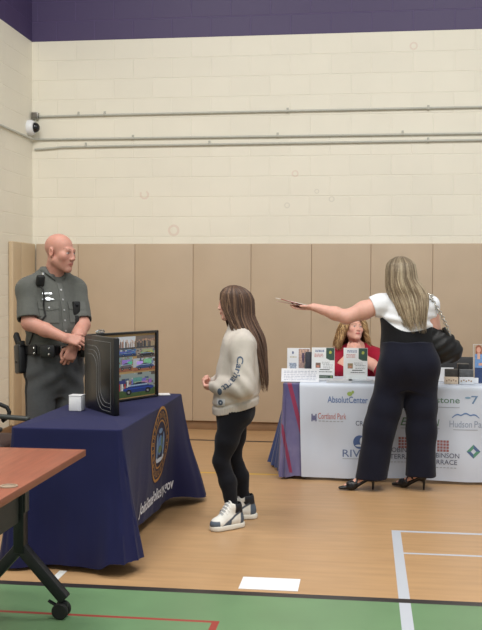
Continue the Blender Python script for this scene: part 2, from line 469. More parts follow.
M_base = mat('brown_rubber_base', (140,108,78), .6, var=.1, scale=8)
struct(MB().box((.26, YB-.012, .045), (7.46, .024, .09), bev=.004).build('baseboard_back', M_base))
struct(MB().box((XL+.012, 4.2, .045), (.024, 11.05, .09), bev=.004).build('baseboard_left', M_base))

# padded wall panels, two feet wide each
M_pad = mat('tan_vinyl_pad', (189,168,143), .48, var=.035, scale=3, bump=.08, bscale=260)
M_pad_l = mat('tan_vinyl_pad_left', (196,174,142), .5, var=.05, scale=3, bump=.08, bscale=260)  # slightly paler, yellower tan for the left wall panels
GP = 'padded panels along the gym walls'
seams = [-3.425,-2.972,-2.367,-1.757,-1.160,-.545,.047,.656,1.268,1.88]
where = ['tan padded wall panel in the corner, partly behind the officer\'s arm', 'tan padded wall panel directly behind the bald officer\'s head',
  'tan padded wall panel right of the officer, above the black display case', 'tan padded wall panel just left of the long-haired girl, clear of people',
  'tan padded wall panel directly behind the girl in the sweatshirt', 'tan padded wall panel behind the outstretched hand and the easel flyers',
  'tan padded wall panel behind the blonde standing woman\'s head', 'tan padded wall panel right of the standing woman, above the black handbag',
  'tan padded wall panel at the right edge of the photo']
for i, w in enumerate(where):
    x0, x1 = seams[i], seams[i+1]
    tag(MB().box(((x0+x1)/2, YB-.027, 1.0), (x1-x0-.0015, .05, 1.82), bev=.007, seg=3).build('wall_pad', M_pad), w, 'wall pad', GP)
tag(MB().box((XL+.027, 9.49, 1.0), (.05, .40, 1.82), bev=.012, seg=3).build('wall_pad', M_pad_l), 'tan padded panel on the left wall beside the corner, behind the officer\'s back', 'wall pad', GP)
tag(MB().box((XL+.027, 9.167, 1.0), (.05, .236, 1.82), bev=.012, seg=3).build('wall_pad', M_pad_l), 'narrow tan padded panel ending the row on the left wall', 'wall pad', GP)

# conduits
M_pipe = mat('painted_conduit', (186,186,176), .45, var=.05)
M_steel = mat('galvanised_steel', (150,148,142), .35, .7); M_clip = mat('painted_clip', (186,184,172), .45)
def conduit(z, label, path, xs):
    o = thing('conduit_pipe', label, 'pipe', (0,0,0), 0, 'conduits along the block walls')
    MB().tube(path, .012, 12).build('pipe', M_pipe, o)
    for x in xs:
        MB().tube([(x-.01, YB-.0138, z), (x+.01, YB-.0138, z)], .0165, 12).box((x, YB-.002, z+.024), (.022, .012, .03), bev=.002).build('clip', M_clip, o)
y = YB-.0138
conduit(3.245, 'topmost grey conduit pipe across the cream block wall', [(-3.40,y,3.238),(-2.5,y,3.243),(0,y,3.25),(4.1,y,3.258)], [-2.98,-2.7,-.8,.6])
arc = [(XL+.0175,8.2,3.0),(XL+.0175,9.62,3.0),(XL+.03,9.69,3.0),(XL+.07,y,3.0),(-2.5,y,2.998)]
conduit(2.997, 'middle grey conduit pipe that bends round the corner onto the left wall', arc+[(0,y,2.995),(4.1,y,2.99)], [-2.4,-.9,.35])
conduit(2.925, 'lowest grey conduit pipe, close under the middle one', [(-3.45,y,2.9),(-3.38,y,2.9),(-3.3,y,2.905),(-3.15,y,2.917),(-2.5,y,2.921),(0,y,2.926),(2,y,2.93)], [-2.9,-1.6,.6])
jb = thing('junction_box', 'small grey junction box at the corner end of the top conduit', 'junction box', (-3.437, YB-.03, 3.245))
MB().box((0,0,0), (.07,.05,.07), bev=.006).build('body', M_steel, jb)
MB().box((0,-.028,0), (.055,.006,.055), bev=.002).build('cover', mat('dark_cover', (110,104,96), .5), jb)
MB().tube([(0,.0,-.03),(0,.0,-.11)], .006, 8).build('cable', M_pipe, jb)

M_white = mat('white_plastic', (232,233,236), .35, var=.02)
M_dark = mat('dark_dome', (26,26,30), .12, var=.05)
cam_t = thing('security_camera', 'white dome security camera mounted high in the corner', 'security camera', (XL, 9.63, 3.108))
MB().lathe([(.078,0),(.08,.012),(.077,.045),(.066,.062),(.05,.066)], R=RY(pi/2), n=32).build('housing', M_white, cam_t)
MB().lathe([(.052,.062),(.052,.07),(.05,.085),(.042,.102),(.028,.114),(.012,.12),(.001,.121)], R=RY(pi/2), n=28).build('dome', M_dark, cam_t)
MB().ball((.092,-.03,.018), (.008,.007,.008)).build('lens', mat('lens_grey', (120,125,135), .2), cam_t)

# ================================================================== drapes and tables
def drape(name, m, parent, x0, x1, y0, y1, zt, flare, hem, rc=.03, nseg=70, rows=34, ripple=None, pw=1.25, slots=None):
    per = []
    def side(ax, ay, bx, by, nx, ny):
        for i in range(nseg):
            t = i/nseg; per.append((ax+(bx-ax)*t, ay+(by-ay)*t, nx, ny))
    def corner(cx, cy, a0):
        for i in range(10):
            a = a0+pi/2*i/10; per.append((cx+rc*cos(a), cy+rc*sin(a), cos(a), sin(a)))
    side(x0+rc, y0, x1-rc, y0, 0, -1); corner(x1-rc, y0+rc, -pi/2)
    side(x1, y0+rc, x1, y1-rc, 1, 0); corner(x1-rc, y1-rc, 0)
    side(x1-rc, y1, x0+rc, y1, 0, 1); corner(x0+rc, y1-rc, pi/2)
    side(x0, y1-rc, x0, y0+rc, -1, 0); corner(x0+rc, y0+rc, pi)
    n = len(per); vs = []; fs = []
    er = .008
    for j in range(rows+1):
        for (px, py, nx, ny) in per:
            if j < 4:
                a = pi/2*j/4; q = er*(1-sin(a)); vs.append((px-nx*q, py-ny*q, zt-er*(1-cos(a)))); continue
            t = (j-4)/(rows-4); zh = hem(px, py)
            o = flare(px, py, nx, ny)*t**pw + (ripple(px, py, nx, ny, t) if ripple else 0)
            vs.append((px+nx*o, py+ny*o, (zt-er)*(1-t)+zh*t))
    for j in range(rows):
        for k in range(n): fs.append((j*n+k, (j+1)*n+k, (j+1)*n+(k+1) % n, j*n+(k+1) % n))
    c = len(vs); vs.append(((x0+x1)/2, (y0+y1)/2, zt))
    for k in range(n): fs.append((k, (k+1) % n, c))
    me = bpy.data.meshes.new(name); me.from_pydata(vs, [], fs); me.update()
    o = link(name, me, m, parent); smooth_by_angle(me, 60)
    return o
def folding_table(label, x0, x1, y0, y1, zt, name='folding_table', inset=.06):
    t = thing(name, label, 'table', ((x0+x1)/2, (y0+y1)/2, 0))
    w, d = x1-x0, y1-y0
    MB().box((0,0,zt-.02), (w, d, .04), bev=.008).build('tabletop', M_white, t)
    if w > d: ends = [((sx*(w/2-.16), sy*(d/2-inset))) for sx in (-1,1) for sy in (-1,1)]
    else: ends = [((sx*(w/2-inset), sy*(d/2-.16))) for sx in (-1,1) for sy in (-1,1)]
    for (a, b) in ends:
        MB().tube([(a,b,0),(a,b,zt-.04)], .014, 10).build('leg', M_steel, t)
    return t

# --- navy table
NX0, NX1, NY0, NY1 = -1.85, -1.25, 4.83, 6.5
folding_table('white folding table hidden under the navy cloth', NX0+.012, NX1-.012, NY0+.012, NY1-.012, .736, inset=.17)
M_navy = mat('navy_polyester', (25,27,68), .85, var=.05, scale=6, bump=.12, bscale=500, sheen=.05, spec=.25)
def nflare(px, py, nx, ny):
    dn = abs(py-NY0) if nx > .5 else abs(px-NX1)
    df = abs(py-NY1); o = .004
    cn = exp(-(dn/.2)**2); cf = exp(-(df/.24)**2)
    if nx > .5 and ny < .5 and ny > -.5: o += -.05*(1-cn-cf)
    r = .10*exp(-((px-NX1)**2+(py-NY0)**2)/.05)+.17*exp(-((px-NX1)**2+(py-NY1)**2)/.05)+.06*exp(-((px-NX0)**2+(py-NY0)**2)/.03)+.02*exp(-((px-NX0)**2+(py-NY1)**2)/.04)
    return o+r
def nripple(px, py, nx, ny, t):
    s = px*ny*-1+py*nx
    a = .010*sin(s*17+1.2)+.006*sin(s*31+.4)+.003*sin(s*58+2)
    q = exp(-((px-NX1)**2+(py-NY0)**2)/.06)
    a += q*.028*sin((py-NY0-(px-NX1))*26+.6)*t
    w = .004*sin(9*t+s*5)+.003*sin(s*9-7*t)
    if nx > .5: a *= .35+.65*exp(-((py-6.4)/.3)**2)
    if nx < -.5: a *= .5
    return a*t**1.3+w*min(1, t*3)*(1-.3*t)
def nhem(px, py):
    r = 1/(1+math.exp(-(px-NX1+.06)/.018))/(1+math.exp((py-NY1+.16)/.05))
    far = exp(-((py-NY1)/.2)**2)
    return .024+.008*sin(px*9+py*7)+.058*r
nc = thing('tablecloth', 'navy blue cloth with a round gold seal covering the left table', 'tablecloth')
navy = drape('cloth', M_navy, nc, NX0, NX1, NY0, NY1, .742, nflare, nhem, ripple=nripple)
TN = bvh(navy)
M_gold = mat('gold_print', (176,128,62), .6, var=.12, scale=60)
M_gold_d = mat('gold_print_dark', (120,90,48), .6)
M_navy_d = mat('seal_field', (22,26,58), .7)
M_sky = mat('seal_blue', (84,120,170), .6, var=.2, scale=40)
M_pale = mat('pale_print', (196,206,222), .6)
M_green = mat('seal_green', (96,120,80), .6, var=.2, scale=40)
dr = (-1,0,0); o0 = (-1.15,0,0); ey_ = (0,1,0); ez_ = (0,0,1)
SC = (5.82, .503)
def ring(r0, r1, n=72):
    v = []; f = []
    for k in range(n):
        for r in (r0, r1): v.append((SC[0]+r*cos(2*pi*k/n), SC[1]+r*1.0*sin(2*pi*k/n)))
    for k in range(n): f.append((2*k, 2*k+1, (2*k+3) % (2*n), (2*k+2) % (2*n)))
    return v, f
seal = decal('seal', *disc2(SC[0], SC[1], .232, .232, 60), M_navy_d, nc, TN, o0, ey_, ez_, dr, .002)
decal('rope_border', *merge2(ring(.218,.236), ring(.142,.153)), M_gold, seal, TN, o0, ey_, ez_, dr, .0032)
ltr = []
NL = 26
for k in range(NL):                                    # the gold characters round the ring, too small to read
    a = 2*pi*k/NL+.1; c, s_ = cos(a), sin(a)
    shp = [[(-.011,-.02),(-.004,-.02),(-.004,.02),(-.011,.02)], [(.004,-.02),(.011,-.02),(.011,.02),(.004,.02)], [(-.011,.012),(.011,.012),(.011,.02),(-.011,.02)]]
    if k % 3 == 0: shp.append([(-.011,-.004),(.011,-.004),(.011,.003),(-.011,.003)])
    for q in shp:
        ltr.append(([(SC[0]+(.185+b)*c-a_*s_, SC[1]+(.185+b)*s_+a_*c) for a_, b in q], [(0,1,2,3)]))
decal('ring_lettering', *merge2(*ltr), M_gold, seal, TN, o0, ey_, ez_, dr, .003)
X_, Z_ = SC
decal('shield', *disc2(X_, Z_-.005, .05, .062, 24), M_sky, seal, TN, o0, ey_, ez_, dr, .003)
decal('supporters', *merge2(disc2(X_-.072,Z_-.01,.022,.085,18), disc2(X_+.075,Z_-.01,.02,.08,18), disc2(X_,Z_+.085,.045,.016,16)), mat('seal_figures', (112,140,176), .6, var=.25, scale=50), seal, TN, o0, ey_, ez_, dr, .0034)
decal('hills', *merge2(disc2(X_,Z_-.03,.04,.024,16), disc2(X_+.03,Z_+.02,.014,.03,14)), M_green, seal, TN, o0, ey_, ez_, dr, .0042)
decal('ribbon', *merge2(disc2(X_,Z_-.098,.09,.014,24), disc2(X_-.08,Z_-.085,.022,.012,12), disc2(X_+.08,Z_-.085,.022,.012,12)), M_pale, seal, TN, o0, ey_, ez_, dr, .0046)
v, f = text_geo('JoinStatePolice.ny.gov', bold=.02)
v = fit(v, 5.41, .125, w=.80, h=.098)
decal('lettering', v, f, mat('white_print', (222,226,236), .6), nc, TN, o0, ey_, ez_, dr, .003)

# --- white table with two cloths
WX0, WX1, WY0, WY1 = -.63, 1.75, 7.35, 7.97
folding_table('white plastic folding table under the white sponsor cloth', WX0+.012, WX1-.012, WY0+.02, WY1-.012, .734)
def galaxy():
    m, nt, b = new_mat('purple_blue_fabric'); N = NT(nt)
    g = nt.nodes.new('ShaderNodeNewGeometry'); sp = nt.nodes.new('ShaderNodeSeparateXYZ'); nt.links.new(g.outputs['Position'], sp.inputs[0])
    x, y, z = sp.outputs
    n = nt.nodes.new('ShaderNodeTexNoise'); n.inputs['Scale'].default_value = 5; n.inputs['Detail'].default_value = 3; nt.links.new(g.outputs['Position'], n.inputs['Vector'])
    r = nt.nodes.new('ShaderNodeValToRGB'); r.color_ramp.elements[0].position = .3; r.color_ramp.elements[1].position = .7
    r.color_ramp.elements[0].color = lin((92,88,136))+(1,); r.color_ramp.elements[1].color = lin((130,124,160))+(1,)
    nt.links.new(n.outputs['Fac'], r.inputs[0]); col = r.outputs[0]
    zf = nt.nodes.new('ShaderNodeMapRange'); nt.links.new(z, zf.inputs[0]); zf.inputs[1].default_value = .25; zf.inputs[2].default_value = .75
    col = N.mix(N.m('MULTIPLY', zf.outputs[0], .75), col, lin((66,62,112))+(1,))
    # the plain blue lengths are a print of the cloth's end panel
    col = N.mix(N.m('GREATER_THAN', y, 7.43), col, lin((34,60,116))+(1,))
    # crimson streaks, leaning with the fall of the cloth
    def streak(col, a, b_, w, z0, z1):
        c = N.m('ADD', N.m('MULTIPLY', z, a), b_)
        d = N.m('ABSOLUTE', N.m('SUBTRACT', x, c))
        k = N.m('MULTIPLY', N.m('LESS_THAN', d, w), N.band(z, z0, z1)); k = N.m('MULTIPLY', k, N.m('LESS_THAN', y, 7.43))
        return N.mix(N.m('MULTIPLY', k, .85), col, lin((150,38,72))+(1,))
    col = streak(col, -.26, -.385, .016, .3, .8); col = streak(col, -.2, -.55, .012, .05, .42)
    nt.links.new(col, b.inputs['Base Color']); b.inputs['Roughness'].default_value = .45; b.inputs['Sheen Weight'].default_value = .2
    return m
pc = thing('table_cover', 'purple and blue streaked cloth hanging at the white table\'s left end', 'tablecloth')
def pflare(px, py, nx, ny):
    return .01+(.145*exp(-((px-WX0)**2+(py-WY1)**2)/.09) if nx < -.3 else 0)+(.03 if ny < -.5 else 0)*exp(-((px-WX0)**2)/.02)
def prip(px, py, nx, ny, t):
    s = px*-ny+py*nx
    on = 1 if (nx < -.2 or px < -.48) else .12
    return on*(.016*sin(s*48)+.008*sin(s*83+1))*t**.8
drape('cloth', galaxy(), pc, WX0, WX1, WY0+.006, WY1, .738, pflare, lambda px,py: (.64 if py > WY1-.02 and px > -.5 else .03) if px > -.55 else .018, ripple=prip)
# white runner: over the top and down the front
M_wcloth = mat('white_satin_cloth', (204,212,226), .5, var=.02, scale=4, bump=.05, bscale=300)
wc = thing('tablecloth', 'white cloth printed with sponsor logos over the right table', 'tablecloth')
prof = [(7.955,.744),(7.8,.744),(7.6,.744),(7.45,.744),(7.36,.744),(7.342,.742),(7.333,.733),(7.330,.715)]
NR = 40
vs = []; fs = []; NXC = 130
xs = [-.497+(1.70+.497)*i/NXC for i in range(NXC+1)]
rows = []
for (yy, zz) in prof: rows.append([(x, yy, zz) for x in xs])
for j in range(1, NR+1):
    t = j/NR; row = []
    for x in xs:
        w = .006*sin(x*9+2*t)+.005*sin(x*21+1-3*t)+.003*sin(x*5-11*t)
        e = .012*exp(-((x+.497)/.05)**2)
        row.append((x+.02*t*exp(-((x+.497)/.3)**2), 7.330-.012*t-(w+e)*min(1, 2.2*t), .715*(1-t)+(.028+.006*sin(x*6))*t))
    rows.append(row)
for r in rows: vs += r
for j in range(len(rows)-1):
    for i in range(NXC): fs.append((j*(NXC+1)+i, (j+1)*(NXC+1)+i, (j+1)*(NXC+1)+i+1, j*(NXC+1)+i+1))
me = bpy.data.meshes.new('cloth'); me.from_pydata(vs, [], fs); me.update()
wcl = link('cloth', me, M_wcloth, wc); smooth_by_angle(me, 60)
TW = bvh(wcl)
def wdec(name, geo, c, off=.0015):
    if isinstance(c, tuple): c = tuple(int(.8*v+.2*205) for v in c)
    m = c if not isinstance(c, tuple) else mat('print_'+name, c, .6, var=.02)
    return decal(name, geo[0], geo[1], m, wc, TW, (0,7.2,0), (1,0,0), (0,0,1), (0,1,0), off)
def wtext(name, s, x, z, w, h, c, bold=.0, shear=0.0, sp=1.0):
    v, f = text_geo(s, bold=bold, shear=shear, spacing=sp); return wdec(name, (fit(v, x, z, w, h), f), c)
def q4(x0, x1, z0, z1): return grid2(x0, x1, z0, z1, max(1, int((x1-x0)/.02)), 1)
BLUE = (60,96,160); RED = (178,84,78); NAVYP = (44,52,84); GRN = (70,112,88); GRY = (150,158,170); BRICK = (150,78,78)
wtext('absolut_lettering', 'AbsolutCenter', -.283, .598, .305, .05, BLUE, .012)
wdec('leaf_mark', merge2(disc2(-.115,.668,.02,.017,16), disc2(-.092,.682,.01,.012,12)), (140,170,70))
wtext('cortland_lettering', 'Cortland Park', -.355, .472, .215, .046, RED, .004)
wdec('cortland_crest', merge2(q4(-.405,-.395,.452,.51), q4(-.375,-.365,.452,.51), q4(-.4,-.37,.49,.497), disc2(-.385,.475,.011,.018,14)), (80,84,130))
wdec('cortland_subtitle', merge2(*[q4(-.35+.028*k, -.331+.028*k, .452, .459) for k in range(7)]), GRY)
wtext('crown_lettering', 'CROWN', -.068, .428, .17, .036, NAVYP, .004)
wtext('river_lettering', 'RIVER', -.165, .188, .24, .055, (70,92,140), .004)
wdec('river_globe', disc2(-.036,.302,.05,.052,30), (46,76,136))
wdec('river_globe_wave', merge2(disc2(-.018,.31,.018,.03,16), disc2(-.04,.275,.03,.008,14)), (206,216,230), .003)
wdec('river_rule', merge2(q4(-.165,.075,.172,.177)), GRY)
wtext('e_lettering', 'E', .268, .438, .06, .06, (70,120,88), .0, .3); wtext('n_lettering', 'N', .508, .438, .05, .05, (70,120,88), .0, .2)
wdec('e_rule', q4(.27,.56,.415,.42), GRY)
for (xc, zc, zt) in ((.297,.306,.19), (.585,.288,.158)):
    sq = [q4(xc-.042+.0226*i, xc-.042+.0226*i+.0175, zc-.042+.0226*j, zc-.042+.0226*j+.0175) for i in range(4) for j in range(4)]
    wdec('terrace_mark', merge2(*sq), BRICK)
    wtext('terrace_lettering', 'ROBINSON', xc-.12, zt+.042, .24, .036, NAVYP, .002); wtext('terrace_lettering', 'TERRACE', xc-.105, zt-.008, .21, .036, NAVYP, .002)
    wdec('terrace_subtitle', merge2(*[q4(xc-.1+.026*k, xc-.083+.026*k, zt-.035, zt-.029) for k in range(8)]), GRY)
wtext('capstone_lettering', 'Capstone', .405, .598, .3, .062, GRN, .004)
wdec('capstone_rule', q4(.52,.705,.578,.583), GRY)
wtext('seven_mark', '7', .79, .61, .05, .06, (80,118,160), .01); wdec('seven_swash', disc2(.765,.655,.022,.008,14), (110,150,180))
wtext('hudson_lettering', 'Hudson', .632, .432, .165, .05, (132,148,176), .0); wtext('park_lettering', 'Park', .815, .432, .11, .05, (132,148,176), .0)
hv = []
for k in range(17):
    u = k/16; hh = .018*sin(u*pi)+.014*abs(sin(u*pi*3))
    hv += [(.65+.2*u, .5+hh), (.65+.2*u, .508+hh*1.1)]
wdec('hudson_hills', (hv, [(2*k, 2*k+2, 2*k+3, 2*k+1) for k in range(16)]), (70,110,170))
wdec('hudson_subtitle', q4(.66,.84,.412,.417), GRY)
dcx, dcz, dd = .81, .253, .052
wdec('diamond_mark_green', ([(dcx-dd,dcz),(dcx,dcz+dd),(dcx,dcz+dd*.4),(dcx-dd*.4,dcz), (dcx,dcz-dd),(dcx+dd,dcz),(dcx+dd*.4,dcz),(dcx,dcz-dd*.4)], [(0,1,2,3),(4,5,6,7)]), (60,130,100))
wdec('diamond_mark_blue', ([(dcx,dcz+dd),(dcx+dd,dcz),(dcx+dd*.4,dcz),(dcx,dcz+dd*.4), (dcx-dd,dcz),(dcx,dcz-dd),(dcx,dcz-dd*.4),(dcx-dd*.4,dcz)], [(0,1,2,3),(4,5,6,7)]), (50,80,130))

# ================================================================== training table, lower left
M_wood = mat('cherry_laminate', (146,84,62), .42, var=.16, scale=5, stretch=(9,.8,1))
M_edge = mat('cherry_edge_band', (134,76,54), .5, var=.1, scale=8)
M_black = mat('black_powder_coat', (24,24,27), .45, var=.08)
M_greyp = mat('grey_steel_panel', (84,80,78), .5, .2)
M_rub = mat('black_rubber', (18,18,19), .7)
tt = thing('training_table', 'cherry brown training table on black caster legs in the near left corner', 'table', (-1.565, 3.32, 0))
MB().box((0,0,.7275), (.594,1.824,.026), bev=.004).build('tabletop', M_wood, tt)
eb = MB()
for (c, s) in (((0,.9145,.7265),(.606,.006,.029)), ((0,-.9145,.7265),(.606,.006,.029)), ((.3,0,.7265),(.006,1.83,.029)), ((-.3,0,.7265),(.006,1.83,.029))): eb.box(c, s, bev=.0015)
eb.build('edge_band', M_edge, tt)
MB().lathe([(.034,0),(.034,.004),(.026,.005),(.024,.001)], (.25,.1,.7405), n=24).build('cable_grommet', mat('grommet_tan', (150,130,110), .5), tt)
MB().box((.03,-.02,.565), (.014,1.62,.27), bev=.003).build('modesty_panel', M_greyp, tt)
for sy in (1,-1):
    yy = sy*.80
    lg = MB().box((.035,yy,.50), (.05,.06,.42), bev=.006).box((.035,yy,.705), (.3,.07,.02), bev=.004).build('leg', M_black, tt)
    MB().box((.0635,yy,.585), (.006,.05,.22), bev=.001).tube([(.066,yy+.012,.6),(.07,yy+.012,.6)], .008, 8).tube([(.066,yy-.014,.596),(.07,yy-.014,.596)], .006, 8).build('hinge_plate', M_greyp, lg)
    for sx in (1,-1):
        a = Vector((.035, yy, .315)); b_ = Vector((.035+sx*.19, yy, .105)); d = b_-a; L = d.length
        R = Matrix((d.normalized(), Vector((0,1,0)), d.normalized().cross(Vector((0,1,0))))).transposed()
        ft = MB().box((a+b_)/2, (L+.05,.05,.05), R, bev=.006).build('foot', M_black, tt)
        cx = .035+sx*.195
        MB().tube([(cx,yy,.11),(cx,yy,.075)], .009, 8).box((cx,yy,.062), (.05,.018,.03), bev=.006).build('caster_fork', M_black, ft)
        for q in (-1,1): MB().lathe([(.012,-.011),(.032,-.011),(.037,-.007),(.037,.007),(.032,.011),(.012,.011)], (cx-.006,yy+q*.021,.037), RX(pi/2), 28).build('caster_wheel', M_rub, ft)
        if sx == 1: MB().box((cx-.045,yy-.01,.07), (.04,.022,.008), RY(.5), bev=.002).build('brake_lever', M_black, ft)

# office chair behind the navy table, at the left edge
oc = thing('office_chair', 'black office chair with armrests at the left edge behind the navy table', 'chair', (-2.40,5.72,0))
MB().box((.02,0,.49), (.46,.46,.09), bev=.035, seg=4).build('seat', mat('dark_brown_seat', (58,38,34), .6), oc)
MB().box((-.25,0,.76), (.05,.42,.42), bev=.022, seg=4).build('backrest', M_black, oc)
MB().tube([(-.22,0,.45),(-.265,0,.5),(-.27,0,.6)], .022).build('back_bracket', M_black, oc)
for sy in (-1,1):
    yy = sy*.24
    ar = MB().tube([(-.12,yy,.47),(-.10,yy,.54),(-.02,yy,.60),(.02,yy,.615)], .016).build('armrest', M_black, oc)
    MB().box((.1,yy,.63), (.3,.05,.03), RY(.06), bev=.012, seg=3).build('arm_pad', mat('arm_pad_grey', (58,60,58), .5), ar)
MB().tube([(.06,.25,.60),(.10,.26,.63),(.105,.26,.66),(.09,.26,.69),(.04,.26,.71)], .014).build('lever', M_rub, oc)
MB().tube([(0,0,.08),(0,0,.44)], .028, 14).build('column', M_black, oc)
for k in range(5):
    a = k*2*pi/5+.3
    bs = MB().tube([(0,0,.10),(.27*cos(a),.27*sin(a),.07)], [.024,.014]).build('base_arm', M_black, oc)
    MB().lathe([(.01,-.02),(.026,-.02),(.028,-.012),(.028,.012),(.026,.02),(.01,.02)], (.27*cos(a),.27*sin(a),.028), RZ(a) @ RX(pi/2), 16).build('caster', M_rub, bs)

# ================================================================== things on the navy table
ZT = .7435
M_case = mat('black_case_shell', (17,17,19), .32, var=.1)
M_pin = mat('white_pinstripe', (130,132,134), .5)
M_chrome = mat('chrome', (190,190,192), .2, .95)
PIC = vmat('printed_picture', .35, .5, var=.0)
dc = thing('display_case', 'black folding display case standing open with a photo collage inside', 'display case', (0,0,0))
A0, A1 = Vector((-1.694,5.67,0)), Vector((-1.418,5.312,0)); HC = .445
def leaf(a, b, thick, inward):
    d = (b-a).normalized(); n = Vector((d.y,-d.x,0))
    if n.dot(inward) < 0: n = -n
    c = (a+b)/2+n*thick/2
    R = Matrix((d, n, Vector((0,0,1)))).transposed()
    return d, n, c, R
d, n, c, R = leaf(A0, A1, .036, Vector((1,1,0)))
LA = (A1-A0).length
fp = MB().box(c+Vector((0,0,ZT+HC/2)), (LA,.036,HC), R, bev=.006).build('front_panel', M_case, dc)
# pinstripes on the outer face: three lines sweeping in an S from upper left to lower right, one thin border line
def stripe(pts, w=.002):
    m_ = MB(); m_.tube([A0+d*u-n*.0012+Vector((0,0,ZT+z)) for u, z in pts], w/2, 6); return m_
for k in range(3):
    o = .026*k; pts = [(.02,.36-o*.9), (.14-o*.3,.36-o*.9)]
    uc = .245-o*1.0
    R1 = .085
    pts = [(.03,.385-o)]
    for q in range(9):
        a = pi/2-q*pi/2/8; pts.append((uc-R1+R1*cos(a), .385-o-R1+R1*sin(a)))
    zl = .165-o*.9; R2 = .10
    for q in range(9):
        a = pi+q*pi/2/8; pts.append((uc+R2+R2*cos(a), zl-.0+R2*sin(a)))
    pts.append((LA-.05, zl-R2))
    stripe(pts).build('pinstripe', M_pin, fp)
stripe([(.03,.418),(LA-.045,.418),(LA-.045,.03)], .0022).build('pinstripe', M_pin, fp)
B0, B1 = Vector((-1.672,5.715,0)), Vector((-1.39,6.315,0))
d2, n2, c2, R2_ = leaf(B0, B1, .03, Vector((-1,.5,0)))
LB = (B1-B0).length
bp_ = MB().box(c2+Vector((0,0,ZT+HC/2)), (LB,.03,HC), R2_, bev=.004).build('back_panel', M_case, dc)
fr = MB()
for (u, z, su, sz) in ((LB/2,.0075,LB,.015),(LB/2,HC-.0075,LB,.015),(.008,HC/2,.016,HC),(LB-.012,HC/2,.024,HC)):
    fr.box(B0+d2*u-n2*.008+Vector((0,0,ZT+z)), (su,.018,sz), R2_, bev=.003)
fr.build('rim', M_case, bp_)
MB().tube([(-1.69,5.69,ZT+.01),(-1.69,5.69,ZT+HC-.01)], .013, 10).build('hinge', M_case, dc)
top = Vector((0,0,ZT+HC))
MB().box(B0+d2*.1+n2*.01+top+Vector((0,0,.006)), (.05,.03,.012), R2_, bev=.003).tube([B0+d2*.06+n2*.01+top+Vector((0,0,.01)), B0+d2*.07+n2*.0+top+Vector((0,0,.02)), B0+d2*.12+top+Vector((0,0,.02)), B0+d2*.14+n2*.01+top+Vector((0,0,.01))], .005, 8).build('latch', M_chrome, dc)
# collage board with eight prints
MB().box(B0+d2*LB/2-n2*.002+Vector((0,0,ZT+HC/2)), (LB-.03,.004,HC-.03), R2_).build('board', mat('tan_board', (178,146,98), .6), dc)
def photo(u0, u1, z0, z1, painter):
    M_ = face_matrix(B0+d2*u0-n2*.0055+Vector((0,0,ZT+z0)), d2, (0,0,1))
    p = painter(); p.build('photo', u1-u0, z1-z0, PIC, dc, M_)
def car_pic(sky, body, ground, red=False, seed=0):
    def f():
        p = Paint(56,34,tuple(int(v*.85) for v in sky)); g = random.Random(seed)
        for k in range(26): x_, y_ = g.random(), .3+.7*g.random(); p.rect(x_, y_, x_+.04+.1*g.random(), y_+.05+.12*g.random(), g.choice([(60,64,70),(120,96,80),(190,190,188),(88,80,76),(70,90,120),(150,130,100)]), .2)
        for k in range(7): p.rect(g.random()*.9, .5, g.random()*.4+.6, .55+.4*g.random(), tuple(int(a*(.5+.6*g.random())) for a in sky), .12)
        p.rect(0,0,1,.3,ground,.12)
        if red:
            for k in range(5): p.rect(.02+.07*k,.3,.05+.07*k,.72,(178,52,60) if k % 2 == 0 else (220,214,214),.1)
            p.rect(.02,.6,.2,.74,(52,60,120))
        p.ell(.55,.42,.26,.16,tuple(int(a*.55) for a in body)); p.ell(.55,.32,.42,.15,body,.1); p.rect(.3,.43,.78,.5,(150,175,205),.1)
        p.rect(.15,.33,.95,.36,tuple(min(255,int(a*1.5)) for a in body))
        for cx in (.28,.8): p.ell(cx,.2,.075,.12,(16,16,18)); p.ell(cx,.2,.03,.05,(150,150,155))
        return p
    return f
def crowd_pic(bg, cols, seed):
    def f():
        p = Paint(48,28,bg); g = random.Random(seed)
        for k in range(22):
            x = g.random(); h = .35+.3*g.random(); c = g.choice(cols)
            p.rect(x-.03,0,x+.03,h,c,.15); p.ell(x,h+.06,.02,.07,(196,150,126))
        p.rect(0,0,1,.12,(70,74,80),.1)
        return p
    return f
u0 = .235
photo(u0+.02,.43,.335,.415, crowd_pic((208,214,222),[(96,84,80),(150,120,110),(190,180,176)],1))
photo(.435,.635,.335,.415, crowd_pic((120,108,100),[(52,50,54),(168,150,120),(88,86,90)],2))
photo(.02,.25,.215,.415, crowd_pic((150,160,180),[(60,70,110),(120,120,130)],8))
photo(u0+.02,.44,.285,.333, car_pic((96,140,190),(40,66,120),(60,70,90),seed=3))
photo(.445,.635,.27,.333, car_pic((180,170,160),(34,34,40),(96,86,80),seed=4))
photo(u0+.02,.40,.19,.282, car_pic((150,190,190),(92,84,88),(146,92,70),seed=5))
photo(.405,.635,.185,.268, car_pic((214,222,232),(52,70,112),(156,100,74),seed=6))
photo(.02,.25,.025,.2, car_pic((150,160,150),(30,40,80),(110,110,104),seed=9))
photo(u0+.02,.635,.022,.175, car_pic((168,182,178),(26,52,118),(70,92,48),True,seed=7))

wb = thing('small_box', 'small white cardboard box on the navy cloth beside the black case', 'box', (-1.70,5.525,ZT+.001), radians(-2))
MB().box((0,0,.044), (.076,.076,.088), bev=.003).build('carton', M_white, wb)
MB().box((0,0,.0905), (.078,.080,.004), bev=.001).build('lid', M_white, wb)
sh = tag(MB().box((0,0,.0015), (.16,.11,.003)).build('paper_sheet', M_white), 'white paper lying on the navy table\'s far end behind the case', 'paper'); sh.location = (-1.40,6.40,ZT+.001); sh.rotation_euler = (0,0,.3)

